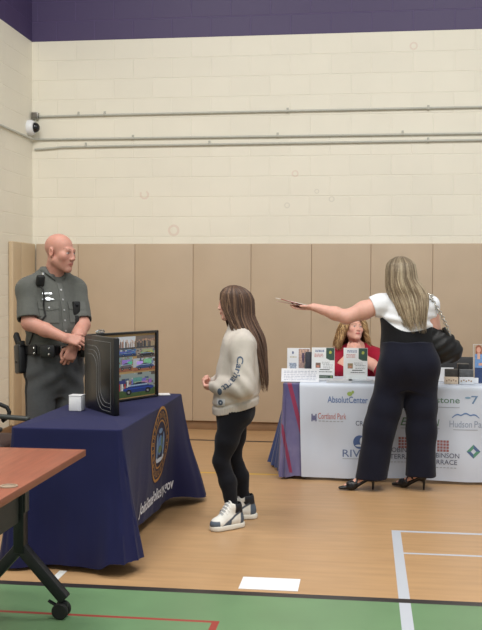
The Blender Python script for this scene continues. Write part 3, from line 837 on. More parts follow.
# flat white pieces on the floor
fs_ = tag(MB().box((0,0,.0012), (.293,.193,.0022)).build('paper_sheet', M_white), 'white rectangular sheet lying on the tan floor beside the black line', 'paper'); fs_.location = (-.463,4.735,.0005)
ft_ = tag(MB().box((0,0,.0008), (.04,.2,.0014)).build('tape_strip', mat('white_tape', (214,214,212), .5)), 'short white tape strip on the floor in front of the navy cloth', 'tape'); ft_.location = (-1.551,4.70,.0004)

# ================================================================== things on the white table
ZW = .745
def easel(name, label, cat, x0, x1, zb, zt, yb, lean, painter, skew=0.0, group=None):
    w = x1-x0; h = (zt-zb)/cos(lean)
    t = thing(name, label, cat, ((x0+x1)/2, yb, zb), skew, group)
    ex = Vector((1,0,0)); ey = Vector((0, sin(lean), cos(lean))); n = ex.cross(ey)
    R = Matrix((ex, ey, n)).transposed()
    MB().box(ey*h/2-n*.003, (w,h,.004), R).build('board', M_white, t)
    painter().build('flyer', w-.004, h-.004, PIC, t, face_matrix(Vector((-w/2+.002,0,0))+ey*.002+n*.0002, ex, ey))
    MB().box(Vector((0, h*.32*sin(lean)+.045, h*.30)), (.05,.003,h*.62), RX(.22)).build('easel_back', M_white, t)
    return t
def flyer_pic(ph1, seed, bar=True):
    def f():
        p = Paint(54,76,(226,228,230))
        p.poly(lambda X,Y: (X > .63) & (Y > .62+.35*np.maximum(0, .8-X)), (58,84,72)).ell(.82,.86,.06,.05,(170,176,80))
        p.poly(lambda X,Y: (np.abs(X-.6-.0*Y) < 0) , (0,0,0))
        p.lines(.14,.56,.86,.95,2,(84,104,150),seed); p.lines(.12,.5,.7,.83,3,(196,140,140),seed+1); p.lines(.45,.8,.5,.58,3,(150,154,158),seed+2)
        p.rect(.16,.38,.38,.54,ph1,.25).rect(.2,.4,.34,.46,(190,130,110),.2)
        p.lines(.5,.92,.36,.5,3,(150,154,158),seed+3); p.rect(.36,.32,.8,.345,(70,74,74)); p.lines(.3,.9,.24,.29,1,(80,84,84),seed+4)
        if bar: p.rect(.14,.06,.94,.16,(66,86,76)).ell(.87,.11,.03,.03,(150,170,110)); p.lines(.2,.7,.085,.135,1,(150,160,150),seed+5)
        else: p.rect(.12,.0,.97,.2,(232,238,240))
        return p
    return f
def green_home():
    p = Paint(60,52,(228,230,234))
    p.rect(.5,.35,.98,.98,(168,142,134),.25)
    for (x, c) in ((.58,(196,160,146)),(.7,(90,74,96)),(.84,(70,66,60))): p.ell(x,.72,.06,.2,c,.2); p.ell(x,.9,.04,.06,(206,168,148))
    p.ell(.86,.35,.1,.22,(92,104,96),.1); p.lines(.08,.42,.4,.55,2,(120,140,170),3); p.ell(.24,.86,.04,.05,(110,120,150)); p.lines(.12,.4,.68,.74,1,(190,180,150),4); p.rect(.12,.3,.4,.52,(160,172,190),.3)
    p.lines(.1,.6,.12,.22,1,(180,184,190),9)
    return p
EG = 'flyers standing on the white table'
easel('flyer_stand', 'small white flyer with a group photo, leftmost of the standing flyers', 'flyer', -.618, -.435, ZW+.001, .99, 7.63, .12, green_home, .05, EG)
easel('flyer_stand', 'tall white flyer with green corner and green bottom bar, between two flyers', 'flyer', -.418, -.238, ZW+.001, 1.003, 7.53, .14, flyer_pic((120,100,90),11), .0, EG)
easel('flyer_stand', 'tall white flyer with blank white foot, in front of the seated woman', 'flyer', -.168, .018, ZW+.001, 1.006, 7.50, .1, flyer_pic((150,130,100),21,False), .0, EG)
def sheet_pic():
    p = Paint(80,40,(222,224,230))
    for k in range(6): p.lines(.06,.94,.1+.13*k,.2+.13*k,1,(150,156,178),30+k)
    for k in range(4): p.rect(.05+.23*k,.05,.055+.23*k,.95,(196,198,206))
    return p
easel('sign_up_sheet', 'white printed table sheet leaning low before the leftmost flyer', 'paper', -.645, -.352, ZW+.001, .845, 7.40, .45, sheet_pic, .02)
pn = thing('leaflet', 'narrow dark leaflet standing between the two left flyers', 'leaflet', (-.443,7.575,ZW+.001), .1)
MB().box((0,.012,.11), (.05,.006,.22), RX(-.1), bev=.001).build('card', mat('dark_leaflet', (52,54,66), .4, var=.3, scale=20), pn)
g_ = random.Random(5)
for k, (x, y, rz, c, lb) in enumerate(((-.20,7.43,.04,(206,208,212),'grey-white paper lying flat at the front below the tall flyers'), (-.04,7.44,-.05,(190,196,204),'pale grey paper lying flat below the seated woman\'s flyer'), (.145,7.43,.06,(212,214,218),'white paper lying flat beside the standing woman\'s hip'))):
    st = thing('paper_pad', lb, 'paper', (x,y,ZW), rz)
    for j in range(3): MB().box((.004*j,.003*j,.0035+.006*j), (.19,.115,.005), RZ(.03*j)).build('sheet', mat('paper_tone', tuple(v-6*j for v in c), .6, var=.05, scale=30), st)
# right-hand group by the handbag
def card_box(name, label, x, y, w, h, cTop, cBot, z=ZW+.001):
    t = thing(name, label, 'box', (x,y,z))
    MB().box((0,0,h*.24), (w,.07,h*.48), bev=.003).build('tray', mat('tray_'+str(cBot[0]), cBot, .5, var=.05), t)
    MB().box((0,.006,h*.74), (w*.96,.055,h*.5), bev=.004).build('contents', mat('contents_'+str(cTop[0]), cTop, .5, var=.35, scale=40), t)
    mk = MB()
    for q in range(5): mk.box((-w*.36+q*w*.17, -.0355, h*.24+(.004 if q % 2 else -.002)), (w*.1,.001,h*.1))
    mk.build('print', mat('print_tone_'+str(cBot[0]), (168,140,120), .6), t)
    return t
card_box('card_tray', 'small cream tray of dark cards, left of the two by the handbag', .653, 7.47, .1, .112, (62,60,58), (222,202,178))
card_box('card_tray', 'small white tray of grey cards, right of the two by the handbag', .764, 7.46, .108, .112, (88,92,96), (224,226,230))
bb = thing('small_box', 'little black box standing behind the white card tray', 'box', (.752,7.58,ZW+.001))
MB().box((0,0,.07), (.085,.06,.14), bev=.004).build('carton', M_black, bb)
MB().box((0,0,.143), (.087,.062,.008), bev=.003).build('lid', M_greyp, bb)
ws = thing('paper_stand', 'white folded sheet standing behind the trays next to the standing woman', 'paper', (.60,7.62,ZW+.001))
MB().box((0,0,.055), (.17,.004,.11), RX(-.15)).build('sheet', M_white, ws); MB().box((0,.03,.05), (.17,.004,.1), RX(.3)).build('back_flap', M_white, ws)
wc_ = tag(MB().box((0,0,.022), (.035,.02,.044), bev=.002).build('card_holder', M_white), 'tiny white card holder right of the card trays', 'card holder'); wc_.location = (.842,7.5,ZW+.001)
def cut_pic():
    p = Paint(30,90,(176,160,140))
    p.ell(.5,.9,.3,.09,(150,92,70),.15); p.rect(.2,.72,.8,.9,(150,92,70),.15); p.ell(.5,.86,.2,.075,(214,160,140))
    p.rect(.12,.4,.9,.76,(110,146,196),.1); p.rect(.38,.62,.62,.78,(214,170,152)); p.rect(.5,.46,.9,.52,(206,158,140))
    p.rect(.15,0,.88,.4,(48,66,108),.12)
    return p
easel('photo_card', 'tall card printed with a woman in blue at the table\'s right end', 'photo card', .822, .905, ZW+.001, 1.045, 7.52, .05, cut_pic)

# chairs behind the white table
M_chair = mat('charcoal_chair', (46,46,48), .5)
M_chair_g = mat('grey_chair_shell', (104,97,88), .55)
def folding_chair(label, x, y, rz, back_m):
    t = thing('folding_chair', label, 'chair', (x,y,0), rz)
    MB().box((0,0,.465), (.42,.40,.03), bev=.012, seg=3).build('seat', M_chair, t)
    MB().box((0,.21,.79), (.42,.02,.16), RX(-.1), bev=.009, seg=3).build('backrest', M_chair, t)
    MB().box((0,.205,.645), (.41,.014,.13), RX(-.1), bev=.006).build('back_panel', back_m, t)
    for sx in (-1,1):
        MB().tube([(sx*.22,-.19,0.01),(sx*.22,.2,.6),(sx*.215,.225,.87)], .012, 8).build('leg', M_chair, t)
        MB().tube([(sx*.2,.2,0.01),(sx*.2,-.12,.43)], .011, 8).build('leg', M_chair, t)
    return t
folding_chair('dark folding chair under the seated woman behind the white table', -.06, 8.48, 0, M_chair_g)
folding_chair('dark folding chair with grey lower back, empty, behind the card trays', .86, 8.38, 0, M_chair_g)
# ================================================================== people
PSI = radians(7.4)
M_skin = vmat('skin', .5, .35, sss=.08, var=.04, scale=40)
M_hair = vmat('hair', .48, .35, var=.12, scale=90)
M_fab = vmat('dyed_fabric', .85, .2, sheen=.08, var=.05, scale=50, bump=.25)
M_tee = vmat('cotton', .9, .2, sheen=.05, var=.03, scale=30, bump=.15)
M_leath = vmat('leather', .35, .45, var=.08, scale=60)
def A(*p): return np.array(p, float)
def npm(M): return np.array(M)
def head(V, c, th, s=1.0, up=0.0, tilt=0.0, fem=False, jaw=1.0):
    """th: 0 faces the viewer's side (-y), +90 deg faces +x.  Returns the head frame."""
    R = npm(RZ(th+pi) @ RX(up) @ RY(tilt)); c = A(*c)
    T = lambda *p: c+s*(R@A(*p))
    E = lambda p, r, k=.012, op='add': V.ell(T(*p), A(*r)*s, R, k*s, op)
    Cn = lambda a, b, ra, rb, k=.01, **kw: V.cone(T(*a), T(*b), ra*s, rb*s, k*s, **kw)
    E((0,-.016,.035), (.074,.093,.080), .01)
    E((0,.028,-.03), (.056+.04*(jaw-.92)*(jaw > .92),.062,.083), .02)
    jw = .046*jaw
    for q in (-1,1):
        Cn((q*jw,.0,-.05), (q*.012,.066,-.1), .026, .018, .02)
        E((q*.042,.056,-.02), (.023,.024,.024), .02)
    E((0,.07,-.098), (.02,.018,.016), .014); E((0,.062,-.06), (.033,.024,.03), .02)
    Cn((-.03,.078,.02), (.03,.078,.02), .013, .013, .012)
    for q in (-1,1): E((q*.031,.098,.003), (.017,.014,.0105), .008, 'sub')
    for q in (-1,1): E((q*.031,.0745,.003), (.0125,.0135,.0105), .003)
    n = .9 if fem else 1.0
    Cn((0,.088,.012), (0,.101-.004*fem,-.03), .0085*n, .012*n, .008); E((0,.104-.005*fem,-.032), (.0105*n,.010,.009), .006)
    for q in (-1,1): E((q*.012*n,.098,-.035), (.008,.010,.0075), .006)
    V.chain([T(-.025,.078,-.063), T(-.009,.0895,-.0595), T(.009,.0895,-.0595), T(.025,.078,-.063)], [.0035*s,.0058*s,.0058*s,.0035*s], .006*s)
    V.chain([T(-.022,.079,-.066), T(0,.089,-.0705), T(.022,.079,-.066)], [.0035*s,.0065*s,.0035*s], .006*s)
    V.chain([T(-.024,.09,-.0645), T(0,.103,-.0645), T(.024,.09,-.0645)], [.0018*s,.0028*s,.0018*s], 0) if False else None
    for q in (-1,1):
        Re = R @ npm(RZ(q*-.35) @ RX(.15))
        V.ell(T(q*.077,-.012,-.004), A(.009,.021,.033)*s, Re, .006*s)
        V.ell(T(q*.087,-.006,.0), A(.006,.011,.018)*s, Re, .003*s, 'sub')
    return dict(T=T, R=R, s=s, c=c)
def face_col(P, C, H, lip=(178,96,92), brow=(96,70,54), iris=(62,70,76), cheek=(214,130,118), browk=.8, lipk=.8):
    """pigment of lips, brows, eyes and cheeks, placed in the head's own frame"""
    Q = (P-H['c'])@H['R']/H['s']; x, y, z = np.abs(Q[:,0]), Q[:,1], Q[:,2]; fr = np.clip((y-.045)/.01, 0, 1)
    def mixc(w, c):
        nonlocal C; w = np.clip(w, 0, 1)[:, None] if w.ndim == 1 else w; C = C*(1-w)+np.array(lin(c))*w
    el = lambda cx, cz, rx, rz, soft: np.clip((1-np.sqrt(((x-cx)/rx)**2+((z-cz)/rz)**2))/soft, 0, 1)
    T, s = H['T'], H['s']
    for q in (-1,1):
        mixc(near(P, T(q*.04,.07,-.028), .032*s, .9)*.35, cheek); mixc(near(P, T(q*.077,-.012,-.004), .035*s, .8)*.3, cheek)
    mixc(near(P, T(0,.105,-.032), .018*s, .9)*.3, cheek)
    bz = .0225+.006*np.sin(np.clip((x-.012)/.036, 0, 1)*pi*.8)
    mixc(np.clip((.0042-np.abs(z-bz))/.002, 0, 1)*((x > .013) & (x < .049))*fr*browk, brow)
    mixc(el(.031,.003,.0165,.0095,.6)*fr*.35, (150,96,84))
    mixc(el(.031,.002,.0125,.0058,.25)*fr, (206,196,190)); mixc(el(.031,.0025,.0056,.0056,.3)*fr*(np.abs(z-.002) < .0058), iris); mixc(el(.031,.0025,.0026,.0026,.3)*fr, (18,15,15))
    mixc(np.clip((.0016-np.abs(z-(.002+.0062*np.sqrt(np.clip(1-((x-.031)/.0135)**2, 0, 1)))))/.0012, 0, 1)*(np.abs(x-.031) < .0135)*fr*.85, (64,44,38))
    mixc(el(0,-.0645,.026,.0115,.3)*fr*(y > .06)*lipk, lip)
    mixc(np.clip((.0014-np.abs(z+.0648))/.001, 0, 1)*(x < .025)*fr*.7, (96,44,42))
    return C
def hand(V, wrist, d, n, thumb, curls, s=1.0, tcurl=(25,25), spread=1.0):
    """d: towards the fingers, n: the way the palm looks, thumb: +1/-1 side along d x n"""
    w = A(*wrist); d = A(*d); d /= np.linalg.norm(d); n = A(*n); n = n-d*(n@d); n /= np.linalg.norm(n)
    t = np.cross(d, n)*thumb
    offs = (.030,.011,-.010,-.029); L = ((.041,.025,.020),(.045,.029,.021),(.042,.027,.020),(.033,.020,.017)); R0 = (.0092,.0096,.0091,.0080)
    kn = []
    for i in range(4):
        k_ = w+s*(d*(.092-.006*abs(i-1)-.004*(i == 3))+t*offs[i]); kn.append(k_)
        V.cone(w+s*t*offs[i]*.55, k_, .0155*s, .0115*s, .014*s, sq=(n, 1.1))
    V.cone(w+s*(d*.02+t*.02), w+s*(d*.06+t*.022+n*.006), .016*s, .014*s, .012*s)
    for i in range(4):
        a = 0; p = kn[i]; side = t*offs[i]*1.5*spread
        for j in range(3):
            a += radians(curls[i][j]); v = d*cos(a)+n*sin(a)+(side*cos(a) if j < 3 else 0); v = v/np.linalg.norm(v)
            q = p+v*L[i][j]*s; V.cone(p, q, s*(R0[i]-.0008*j), s*(R0[i]-.0008*(j+1)), .0035*s); p = q
    p = w+s*(d*.022+t*.024+n*.006); v = d*.62+t*.62+n*.42; v /= np.linalg.norm(v); a = 0
    ax = np.cross(v, d); ax = ax/(np.linalg.norm(ax)+1e-9)
    for j, (l, r0, r1) in enumerate(((.042,.0145,.0115),(.032,.011,.0098),(.025,.0098,.0082))):
        if j:
            an = radians(tcurl[j-1]); M_ = npm(Matrix.Rotation(an, 3, Vector(ax))); v = M_@v
        q = p+v*l*s; V.cone(p, q, r0*s, r1*s, .006*s); p = q
    return kn
RELAX = ((25,30,20),(30,34,22),(34,38,24),(38,40,26)); GRIP = ((55,60,40),(58,62,42),(60,64,42),(60,64,42)); FLAT = ((8,10,6),(8,12,8),(10,14,8),(14,16,10)); PINCH = ((48,30,18),(50,32,20),(54,36,22),(58,40,24))

# locks of hair that fall along an envelope of cross-sections
def hair(name, parent, env, fwd, opening, cols, n=230, width=.013, seed=1, z_end=(.85,.95), wave=.004, wfreq=30, curl=0.0, sway=None, steps=26, liner=.9, rho=(.86,1.04), zmax=None, zlin=None, zend_fn=None, roots=(.9,1.08)):
    g = np.random.default_rng(seed); E_ = np.array(sorted(env), float); zt = E_[-1,0]
    def at(z, phi, r):
        cx, cy, rx, ry = (np.interp(z, E_[:,0], E_[:,j]) for j in (1,2,3,4))
        return A(cx+r*rx*cos(phi), cy+r*ry*sin(phi), z)
    mb = MB()
    def push(z, dphi):
        o = opening(z)
        return dphi if abs(dphi) > o else (o if dphi >= 0 else -o)
    # liner under the locks
    NPH = 60; z0 = zlin if zlin is not None else (z_end[0]+.03)
    zs = [zt-(zt-z0)*(i/30)**1.0 for i in range(31)]
    vs = []; fs = []
    for z in zs:
        o = opening(z)
        for k in range(NPH+1):
            dp = o+(2*pi-2*o)*k/NPH; vs.append(at(z, fwd+dp, liner))
    for i in range(30):
        for k in range(NPH): fs.append((i*(NPH+1)+k, i*(NPH+1)+k+1, (i+1)*(NPH+1)+k+1, (i+1)*(NPH+1)+k))
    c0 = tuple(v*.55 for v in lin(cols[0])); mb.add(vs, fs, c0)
    t = np.linspace(0, 1, steps+1); K = 6
    faces = [(j*K+k, j*K+(k+1) % K, (j+1)*K+(k+1) % K, (j+1)*K+k) for j in range(steps) for k in range(K)]
    ncl = max(8, n//14); clump = g.uniform(-pi, pi, ncl); cph = g.uniform(0, 6.28, ncl); ccol = g.integers(len(cols), size=ncl)
    for i in range(n):
        ci = int(g.integers(ncl)); dphi = clump[ci]+g.normal()*.16; dphi = (dphi+pi) % (2*pi)-pi
        r = g.uniform(*rho); ze = g.uniform(*z_end); ph = cph[ci]+g.normal()*.35; pw = g.uniform(.6, 1.3)
        if zend_fn: ze = zend_fn(dphi, ze, g)
        ck = ccol[ci] if g.random() < .4 else int(g.integers(len(cols)))
        col = np.array(lin(cols[int(ck)]))*g.uniform(.88, 1.12)
        w0 = width*g.uniform(.7, 1.4); dr_ = g.uniform(-.10, .10)
        z = zt-.002-(zt-ze)*(t**1.35)
        phi = np.array([fwd+push(zz, dphi+dr_*tt) for zz, tt in zip(z, t)])
        rr = r*(1+.03*np.sin(ph+t*7))
        cx, cy, rx, ry = (np.interp(z, E_[:,0], E_[:,j]) for j in (1,2,3,4))
        wv = wave*t*pw; s1 = wv*np.sin(wfreq*t+ph); s2 = wv*np.cos(wfreq*t+ph)*(1 if curl else .4)
        px = cx+rr*rx*np.cos(phi)-np.sin(phi)*s1+np.cos(phi)*s2; py = cy+rr*ry*np.sin(phi)+np.cos(phi)*s1+np.sin(phi)*s2
        P = np.stack([px, py, z], 1)
        D = np.gradient(P, axis=0); D /= np.linalg.norm(D, axis=1)[:, None]+1e-9
        out = np.stack([px-cx, py-cy, np.where(t < .1, .02, 0)], 1); out -= D*(out*D).sum(1)[:, None]; out /= np.linalg.norm(out, axis=1)[:, None]+1e-9
        sd = np.cross(D, out)
        ww = w0*np.minimum(1, .35+t*4)*np.where(t < .75, 1, np.maximum(.08, 1-(t-.75)/.25*.92))
        an = 2*pi*np.arange(K)/K
        vs = P[:, None, :]+sd[:, None, :]*(ww[:, None]*.5*np.cos(an))[..., None]+out[:, None, :]*(ww[:, None]*.3*np.sin(an))[..., None]
        mb.add(vs.reshape(-1, 3).tolist(), faces); gr = np.clip(roots[0]+(roots[1]-roots[0])*t*1.2, min(roots), max(roots))
        mb.c[-len(t)*K:] = [tuple(np.clip(col*q_, 0, 1)) for q_ in gr for _ in range(K)]
    return mb.build(name, M_hair, parent, ang=80)
def fcol(c): 
    L = np.array(lin(c)); return lambda P: np.tile(L, (len(P), 1))
def local_bvh(o): return bvh(o)

# ------------------------------------------------------------------ officer
OF = thing('person', 'bald person in grey short-sleeved uniform with black duty belt, hands joined before the belly', 'person', (-2.12,6.38,0), PSI)
B = radians(34); FW = A(sin(B),-cos(B),0); RT = A(-cos(B),-sin(B),0); UP = A(0,0,1)
ctr = A(-.004,0,0)
def ob(r, f, z): return ctr+RT*r+FW*f+UP*z
SY = B+pi                       # section yaw: local x -> person's right, local y -> forward
tor = [(.88,0,0,.180,.145),(1.0,0,.004,.190,.158),(1.10,0,.014,.192,.172),(1.2,0,.0,.194,.184),(1.32,0,-.012,.195,.17),(1.42,0,-.014,.188,.138),(1.48,0,-.014,.165,.108),(1.53,0,-.018,.105,.085),(1.57,0,-.018,.07,.068)]
Rs, Re_, Rw = ob(.182,-.01,1.452), A(-.135,-.19,1.232), A(.12,-.272,1.138)
Ls, Le, Lw = ob(-.155,-.01,1.452), A(.198,-.04,1.215), A(.172,-.228,1.085)
V = Vol((-.36,-.42,-.01), (.36,.3,1.87), .005)
V.stack(tor, ctr, SY, off=-.022, n=2.3)
HO = head(V, (.046,-.04,1.709), radians(63), 1.10, up=-.1, tilt=0, jaw=1.1)
V.cone(ob(0,-.025,1.50), HO['T'](0,-.03,-.06), .066, .058, .03); V.cone(ob(0,.0,1.52), HO['T'](0,.0,-.075), .045, .042, .02)
for S_, E2, W_ in ((Rs,Re_,Rw),(Ls,Le,Lw)):
    V.cone(S_, E2, .058, .05, .03); V.cone(E2, E2*.55+W_*.45, .05, .046, .02); V.cone(E2*.55+W_*.45, W_, .046, .031, .02, sq=(UP,1.0))
hand(V, Lw, A(-.33,-.12,-.92), A(-.35,.9,0), -1, ((30,45,35),(34,48,36),(38,50,36),(42,52,38)), 1.04, (48,25))
hand(V, Rw, A(.86,.05,-.18), A(.1,.75,-.65), 1, ((25,40,30),(28,44,32),(32,46,32),(36,48,34)), 1.06, (5,15))
for q in (1,-1):
    hp = ob(q*.1,0,.9); V.cone(hp, ob(q*.11,.0,.48), .09, .062, .03); V.cone(ob(q*.11,0,.48), ob(q*.115,-.02,.09), .062, .045, .02); V.cone(ob(q*.115,-.02,.07), ob(q*.14,.13,.04), .04, .03, .02)
SK = (188,136,120)
def ocol(P):
    C = np.tile(np.array(lin(SK)), (len(P),1))
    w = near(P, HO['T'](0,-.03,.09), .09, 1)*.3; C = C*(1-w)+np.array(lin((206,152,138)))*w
    w = near(P, HO['T'](0,-.055,.0), .10, .5)*.25*(P[:,2:3] < HO['T'](0,0,.06)[2]); C = C*(1-w)+np.array(lin((150,112,96)))*w
    C = face_col(P, C, HO, (176,92,88), (120,86,66), (60,70,80), (194,116,102), .55, .6)
    return C
V.build('body', M_skin, OF, ocol)
# shirt
GREYU = (87,88,84)
V = Vol((-.36,-.36,.96), (.36,.3,1.64), .005)
sl = {}
for q, S_, E2 in ((1,Rs,Re_),(-1,Ls,Le)):
    cu = S_*.12+E2*.88; sl[q] = cu; r_ = .08 if q == 1 else .070
    dv = (E2-S_)/np.linalg.norm(E2-S_)
    V.cone(S_, cu+dv*.05, .076, r_, .0)
    cutp = lambda X,Y,Z: np.where((X-cu[0])**2+(Y-cu[1])**2+(Z-cu[2])**2 < .03, (X-cu[0])*dv[0]+(Y-cu[1])*dv[1]+(Z-cu[2])*dv[2], -1.)
    V.clip(cutp)
    V.cone(cu-dv*.03, cu+dv*.12, r_-.013, r_-.012, .0, op='sub')
V.stack(tor, ctr, SY, off=.002, n=2.3, zr=(1.0,1.575), k=.03)
for q, S_ in ((1,Rs),(-1,Ls)):
    V.cone(ob(q*.11,-.01,1.475), S_, .07, .072, .05); V.cone(ob(q*.05,-.03,1.555), S_+A(0,0,.012), .055, .055, .05)
V.cone(HO['T'](0,-.02,-.07)+A(0,0,-.02), HO['T'](0,-.02,.1), .071, .08, .004, op='sub')
ff = folds(3, 7, 18, 45, (1,1,.7))
V.disp(lambda p: .0035*ff(p)*(p[:,2] < 1.5)+.004*np.sin((p[:,2]*58+p@FW*22+p@RT*30))*np.exp(-((p[:,2]-1.12)/.1)**2))
shirt = V.build('shirt', M_fab, OF, fcol(GREYU)); TB = bvh(shirt)
# collar wings
cm = MB()
for q in (1,-1):
    pts = []
    for k in range(8):
        a = q*(.25+k*.38); pts.append((.082*sin(a), .072*cos(a)))
    vs = []; fs = []
    for k, (r, f) in enumerate(pts):
        drop = .0 if k > 1 else .05-.03*k
        vs.append(ob(r*.98, f-.018, 1.61-(.05 if k < 2 else 0))); vs.append(ob(r*1.3, f*1.36-.016, 1.572-drop*1.2))
    for k in range(7): fs.append((2*k, 2*k+1, 2*k+3, 2*k+2))
    cm.add(vs, fs)
col_o = cm.build('collar', mat('collar_grey', GREYU, .85), shirt)
md = col_o.modifiers.new('s', 'SOLIDIFY'); md.thickness = .006
D2 = -FW
def odec(name, geo, m, off=.003, par=None, th=0.0, origin=None): return decal(name, geo[0], geo[1], m, par or shirt, TB, tuple(ctr+FW*.5), tuple(-RT), (0,0,1), tuple(D2), off, thick=th)
M_dgrey = mat('seam_grey', (70,72,75), .85)
M_gar = mat('garment_grey', (89,90,86), .85)
odec('placket', grid2(-.017,.017,1.1,1.5,2,30), M_gar, .004, th=.004)
for z in (1.18,1.25,1.32,1.39,1.455): odec('button', disc2(0,z,.0065,.0065,14), mat('button_grey', (150,150,150), .3), .0085, th=.003)
for q in (-1,1):
    x = q*.10
    odec('chest_pocket', grid2(x-.06,x+.06,1.235,1.355,8,8), M_gar, .0045, th=.004)
    v, f = grid2(x-.064,x+.064,1.33,1.375,8,4); v = [(a, b-(.014*(1-abs(a-x)/.064) if b < 1.34 else 0)) for a, b in v]
    odec('pocket_flap', (v, f), M_gar, .008, th=.004)
    odec('pocket_button', disc2(x,1.337,.006,.006,12), mat('pocket_button_silver', (196,198,200), .25, .6), .0115, th=.003)
M_silver = mat('silver_badge', (214,216,220), .2, .7)
odec('name_plate', grid2(-.128,-.068,1.425,1.437,4,2), M_silver, .006, th=.003)
v, f = disc2(-.1,1.395,.024,.012,14); v2, f2 = grid2(-.135,-.065,1.388,1.396,6,2); odec('badge', merge2((v,f),(v2,f2)), M_silver, .0095, th=.004)
# radio microphone and its cord, body camera
rm = ob(.135,.085,1.505)
RR = Matrix((Vector(-RT), Vector(FW), Vector((0,0,1)))).transposed()
mic = MB().box(Vector(rm)+Vector((0,0,.012)), (.056,.038,.075), RR @ RX(-.35), bev=.012, seg=3).build('radio_microphone', M_rub, OF)
MB().tube([rm+A(.02,-.01,.05), rm+A(.02,-.01,.066)], .008, 10).build('antenna_stub', M_silver, mic)
MB().tube([rm+A(0,-.012,-.03)]+[A(*ob(.14-.002*k, .14+.012*sin(k*.9), 1.46-.022*k)) for k in range(9)]+[ob(.19,.12,1.2), ob(.205,.06,1.09)], .0055, 8).build('coiled_cord', M_rub, mic)
bc = ob(-.095,.152,1.33)
cmr = MB().box(Vector(bc), (.05,.03,.095), RR, bev=.008, seg=3).build('body_camera', M_rub, OF)
MB().box(Vector(bc)+Vector(FW)*.012+Vector((0,0,-.085)), (.03,.02,.075), RR, bev=.006).build('clip', M_rub, cmr)
MB().lathe([(.011,0),(.011,.006),(.006,.008)], Vector(bc)+Vector(FW)*.015+Vector((0,0,.025)), RR @ RX(-pi/2), 14).build('lens', M_dark, cmr)
# shoulder tabs
for q in (1,-1):
    a, b_ = ob(q*.085,-.02,1.563), ob(q*.18,-.01,1.537)
    MB().box(Vector((a+b_)/2)+Vector((0,0,.0)), (.1,.035,.008), Matrix((Vector((b_-a)).normalized(), Vector(FW), Vector((b_-a)).normalized().cross(Vector(FW)))).transposed(), bev=.003).build('shoulder_strap', M_gar, shirt)
# trousers
V = Vol((-.34,-.3,.02), (.34,.3,1.1), .006)
V.stack([(.72,0,0,.10,.08),(.80,0,0,.16,.125),(.86,0,0,.185,.15),(.95,0,.003,.198,.16),(1.06,0,.012,.195,.168)], ctr, SY, off=.004, n=2.3)
for q in (1,-1):
    V.cone(ob(q*.098,0,.9), ob(q*.112,.01,.5), .112, .093, .03); V.cone(ob(q*.112,.01,.5), ob(q*.118,-.015,.06), .093, .082, .05)
ff2 = folds(5, 7, 14, 40, (1,1,.8))
V.disp(lambda p: .005*ff2(p)+.005*np.sin(p[:,2]*46+p@RT*38*np.sign(p@RT-ctr@RT))*np.exp(-((p[:,2]-.86)/.09)**2))
def tcol(P):
    C = np.tile(np.array(lin((84,86,88))), (len(P),1)); r = (P-ctr)@RT; f = (P-ctr)@FW
    C[(np.abs(f+.005) < .024) & (np.abs(r) > .15)] = lin((24,24,28)); return C
trs = V.build('trousers', M_fab, OF, tcol)
TT = bvh(trs)
for q in (1,-1):
    V2 = MB()
    a = Vector(ob(q*.115,-.03,.05)); b_ = Vector(ob(q*.145,.16,.03))
    vv = Vol(tuple(np.minimum(a,b_)-.1), tuple(np.maximum(a,b_)+.1), .006)
    vv.cone(a, b_, .055, .04, .03); vv.cone(a+Vector((0,0,.07)), a, .056, .055, .03); vv.clip(lambda X,Y,Z: .006-Z+0*X+0*Y)
    sh_ = vv.build('boot', M_leath, OF, (22,22,24))
    MB().box((a+b_)/2+Vector((0,0,-.04)), (.075,.27,.016), RZ(atan((b_-a).y/((b_-a).x+1e-9))+pi/2), bev=.006).build('sole', M_rub, sh_)
# duty belt
V = Vol((-.3,-.3,.98), (.3,.3,1.13), .004)
V.stack([(1.0,0,.012,.2,.165),(1.1,0,.018,.2,.172)], ctr, SY, off=.012, n=2.3, zr=(1.018,1.083))
belt = V.build('duty_belt', M_leath, OF, (20,20,22)); TBELT = bvh(belt)
def on_belt(ang, z, out=0.0):
    a = radians(ang); d = FW*cos(a)+RT*sin(a); loc, nr, i, ds = TBELT.ray_cast(Vector(ctr+d*.6+UP*1.05), Vector(-d), 1)
    return A(*loc)+d*out+UP*(z-1.05), d
def beltbox(name, ang, z, size, m, parent, out=None, bev=.006):
    p, d = on_belt(ang, z, size[1]/2 if out is None else out); R = Matrix((Vector(np.cross(d, UP)), Vector(d), Vector((0,0,1)))).transposed()
    return MB().box(Vector(p), size, R, bev=bev, seg=2).build(name, m, parent), p, d, R
M_lea = mat('black_duty_leather', (22,22,24), .38, var=.1)
M_stud = mat('silver_stud', (214,214,210), .2, .8)
bk, p, d, R = beltbox('buckle', 3, 1.05, (.06,.008,.07), mat('dark_buckle', (40,40,42), .3, .6), belt)
bm_ = MB()
for (x, z, w, h) in ((-.027,0,.006,.066),(.027,0,.006,.066),(0,.03,.06,.006),(0,-.03,.06,.006)): bm_.box(Vector(p)+R@Vector((x,.006,z)), (w,.005,h), R, bev=.001)
bm_.build('buckle_frame', M_stud, bk)
po, p, d, R = beltbox('magazine_pouch', 34, 1.046, (.095,.034,.082), M_lea, belt)
for z in (.021,-.018): MB().ball(Vector(p)+R@Vector((-.012,.018,z)), (.0075,.0075,.0075)).build('snap', M_stud, po)
for (a_) in (58,):
    po, p, d, R = beltbox('belt_keeper', a_, 1.05, (.026,.012,.085), M_lea, belt)
    for z in (.018,-.018): MB().ball(Vector(p)+R@Vector((0,.007,z)), (.007,.007,.007)).build('snap', M_stud, po)
po, p, d, R = beltbox('cuff_case', -40, 1.04, (.08,.04,.085), M_lea, belt)
ho_c = ob(.232,-.035,.985)
